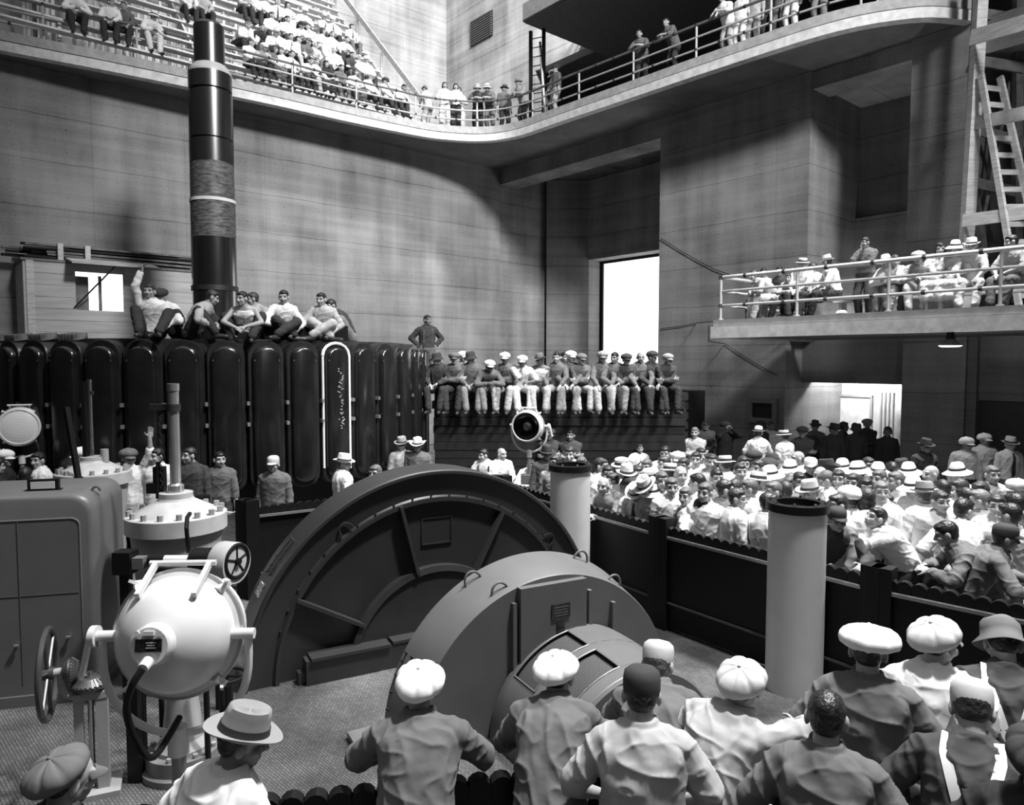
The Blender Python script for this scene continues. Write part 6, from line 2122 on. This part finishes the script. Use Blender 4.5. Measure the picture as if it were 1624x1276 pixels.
# ---- the low balcony
YR = math.degrees(math.atan2(.76, -.649))
for px, yl, pose, dy, shirt, tr, hat, hair, fl, lab in (
    (1196, .85, 'sit_lean', -40, 'light', 'white', '-', 'black', 'S', 'man in pale shirt and white trousers at the open balcony end'),
    (1211, 1.7, 'sit_turn', 0, 'light', 'dark', '-', 'black', '', 'dark haired head behind the man at the open balcony end'),
    (1236, 1.7, 'sit_turn', -10, 'dark', 'dark', '-', 'black', '', 'profile of a dark haired man on the rear balcony bench'),
    (1248, .85, 'sit_lean', 10, 'light', 'dark', '-', 'brown', 'S', 'small boy in pale shirt seated at the balcony railing'),
    (1273, .85, 'sit_turn', 5, 'white', 'dark', 'boater/white', 'brown', 'R', 'man in straw boater with dark band on the low balcony'),
    (1289, 1.7, 'sit_turn_b', 0, 'white', 'dark', '-', 'black', '', 'dark haired man behind the straw boater on the balcony'),
    (1311, .85, 'sit_turn_b', -50, 'white', 'dark', 'fedora/light', 'black', 'f', 'man in crumpled pale hat with dark braces on the balcony'),
    (1405, .85, 'sit_lean', -10, 'white', 'light', 'sunhat/white', 'black', 'S', 'woman in close white hat and white dress leaning on balcony'),
    (1420, .85, 'sit_lean', 25, 'white', 'grey', '-', 'brown', 'S', 'man in white shirt bent far forward on the balcony'),
    (1457, .85, 'sit_lean', 10, 'light', 'white', 'cap/light', 'grey', 'R', 'man in pale cap blurred beside the bent man on balcony'),
    (1490, .85, 'sit_skirt', 10, 'white', 'white', '-', 'black/bob', '', 'dark haired woman in a white dress on the balcony'),
    (1515, .85, 'sit_skirt', 5, 'light', 'white', 'sunhat/white', 'fair/bob', '', 'woman in drooping white hat beside the dark haired woman'),
    (1541, .85, 'sit_knees', 10, 'light', 'white', 'fedora/white', 'black', 'R', 'person in white brimmed hat before the scaffold post'),
    (1604, .85, 'sit_turn_b', -20, 'light', 'grey', '-', 'black', 'R', 'man in pale rolled sleeves below the wooden ladder')):
    kw = split_hat(hat, hair); kw.update(parse(fl))
    yaw = YR + dy
    q = on_line(px, MBL @ Vector((0, yl, BZ+.45)), DR)
    off = rz2(PROTO[pose]['hc'], yaw)
    loc = Vector((q.x, q.y, BZ+.45)) - off + DR*0
    # keep the seat on the bench line, head on the sight line
    li = MBL.inverted() @ loc; li.y = yl; loc = MBL @ li
    q2 = on_line(px, Vector((loc.x+off.x, loc.y+off.y, BZ+1.2)), DR)
    loc = Vector((q2.x-off.x, q2.y-off.y, BZ+.45))
    person(pose, loc, yaw, shirt=shirt, trousers=tr, px=px, scale=.78 if 'boy' in lab else 1.0, label=lab, zone='balcony', **kw)
q = on_line(1371, MBL @ Vector((0, 1.5, BZ)), DR)
person('one_hand_chin', q, YR, shirt='grey', trousers='dark', px=1371, hair='black', label='moustached man standing with his hand raised on the balcony', zone='balcony', skin='t')
# a hat lying on the balcony floor
ht = bpy.data.objects.new('straw_hat', HATM['sunhat']); COL.objects.link(ht)
q = on_line(1334, MBL @ Vector((0, .38, BZ)), DR)
ht.location = q + Vector((0, 0, .012)); tag(ht, 'white straw hat lying on the balcony floor behind the railing', 'hat')
ht.scale = (1.25, 1.15, .9)
hb = bpy.data.objects.new('hat_band', HATM['sunhat_band']); COL.objects.link(hb); hb.parent = ht

# ---- the nearest spectators
for px, py, pose, yaw, scale, shirt, tr, hat, hair, fl, lab in (
    (110, 1186, 'near_turn', 10, .92, 'dark', 'dark', 'cap_back/tweed', 'black', '', 'man in worn tweed cap below the handwheel stand'),
    (384, 1124, 'near_turn', -18, .98, 'white', 'dark', 'fedora/grey', 'brown', 'T', 'man in grey brimmed hat and white shirt beside the searchlight pole'),
    (667, 1050, 'near_elbows', 4, 1.0, 'grey', 'dark', 'cap_back/white', 'black', '', 'man in white newsboy cap with elbows out, before the grey half-drum foot'),
    (886, 1034, 'near_hunch', -12, 1.0, 'grey', 'dark', 'cap_back/white', 'brown', '', 'hunched man in white newsboy cap in front of the exciter hood'),
    (1018, 1056, 'near_upright', -8, 1.0, 'light', 'dark', 'work_cap/dark', 'black', 'S', 'man in dark cap and pale short sleeved shirt seen from behind'),
    (1044, 1016, 'near_hunch', -14, 1.0, 'grey', 'dark', 'work_cap/light', 'grey', '', 'man in pale cap just in front of the dark cap'),
    (1180, 1046, 'near_reach', -18, 1.0, 'light', 'dark', 'cap_back/light', 'brown', '', 'man in striped pale cap stretching one arm along the near barrier'),
    (1312, 1099, 'near_upright', -22, .99, 'grey', 'dark', '-', 'black', '', 'bareheaded dark haired man in grey shirt below the front pale cylinder'),
    (1378, 992, 'near_upright', -24, 1.02, 'grey', 'dark', 'cap_wide/white', 'black', '', 'man in big floppy white cap and grey shirt'),
    (1492, 980, 'near_turn', -14, 1.02, 'white', 'light', 'cap_back/light', 'black', 'b', 'man in pale cap, white shirt and white suspenders'),
    (1591, 982, 'near_down', -26, 1.02, 'dark', 'dark', 'bucket_hat/tweed', 'black', 'b', 'man in dark bucket hat with white suspenders on dark shirt'),
    (1543, 1079, 'near_down', -32, 1.0, 'dark', 'dark', 'work_cap/light', 'brown', 'b', 'man in pale close cap with white suspenders, nearest the camera'),
    (1655, 1150, 'near_upright', -34, 1.0, 'black', 'dark', 'cap_back/dark', 'black', '', 'dark shoulder of a man cut by the frame edge')):
    kw = split_hat(hat, hair); kw.update(parse(fl))
    place_head(px, py, pose, yaw, 0.0, scale, 'floor', shirt=shirt, trousers=tr, label=lab, zone='near', **kw)

# ---- labels
def describe(a):
    if a['hat']:
        c = {'white': 'white', 'straw': 'straw coloured', 'light': 'pale', 'grey': 'grey', 'dark': 'dark', 'tweed': 'tweed'}[a['hatc']]
        h = 'in %s %s' % (c, HATNAME[a['hat']])
    else:
        h = {'bald': 'with bald head', 'balding': 'with balding head', 'bob': 'with %s bobbed hair' % a['hair'], 'short': 'with %s hair' % a['hair']}[a['hairs']]
    s = {'white': 'white', 'light': 'pale grey', 'grey': 'mid grey', 'dark': 'dark', 'black': 'black'}[a['shirt']] + ' shirt'
    if a['tie']: s += ' and tie'
    who = 'woman' if 'skirt' in a['pose'] or a['hairs'] == 'bob' else 'man'
    return '%s %s, %s' % (who, h, s)
groups = {}
for o, a in PEOPLE:
    o['category'] = 'person'
    if a['label']:
        o['label'] = a['label']; continue
    groups.setdefault((describe(a), a['zone']), []).append((a['px'], o))
for (d_, z_), lst in groups.items():
    lst.sort(key=lambda t: t[0])
    for i, (_, o) in enumerate(lst):
        o['label'] = '%s, %s' % (d_, z_) if len(lst) == 1 else '%s, %s, %s such from rotor' % (d_, z_, ORD[i])
ZG = {'near the barrier': 'spectators in the crowd', 'mid crowd': 'spectators in the crowd', 'crowd rear': 'spectators in the crowd', 'atop black stack': 'men seated on the black stack', 'further back on the black stack': 'men seated on the black stack',
      'rotor': 'men sitting on the rotor', 'rotor side': 'men standing by the rotor', 'gallery': 'spectators at the gallery railing', 'balcony': 'spectators on the low balcony', 'near': 'nearest spectators seen from behind'}
for o, a in PEOPLE:
    z_ = a['zone']
    o['group'] = ZG.get(z_, 'spectators on the bleachers' if 'bleacher' in z_ else 'men by the black stack')
bpy.context.view_layer.update()
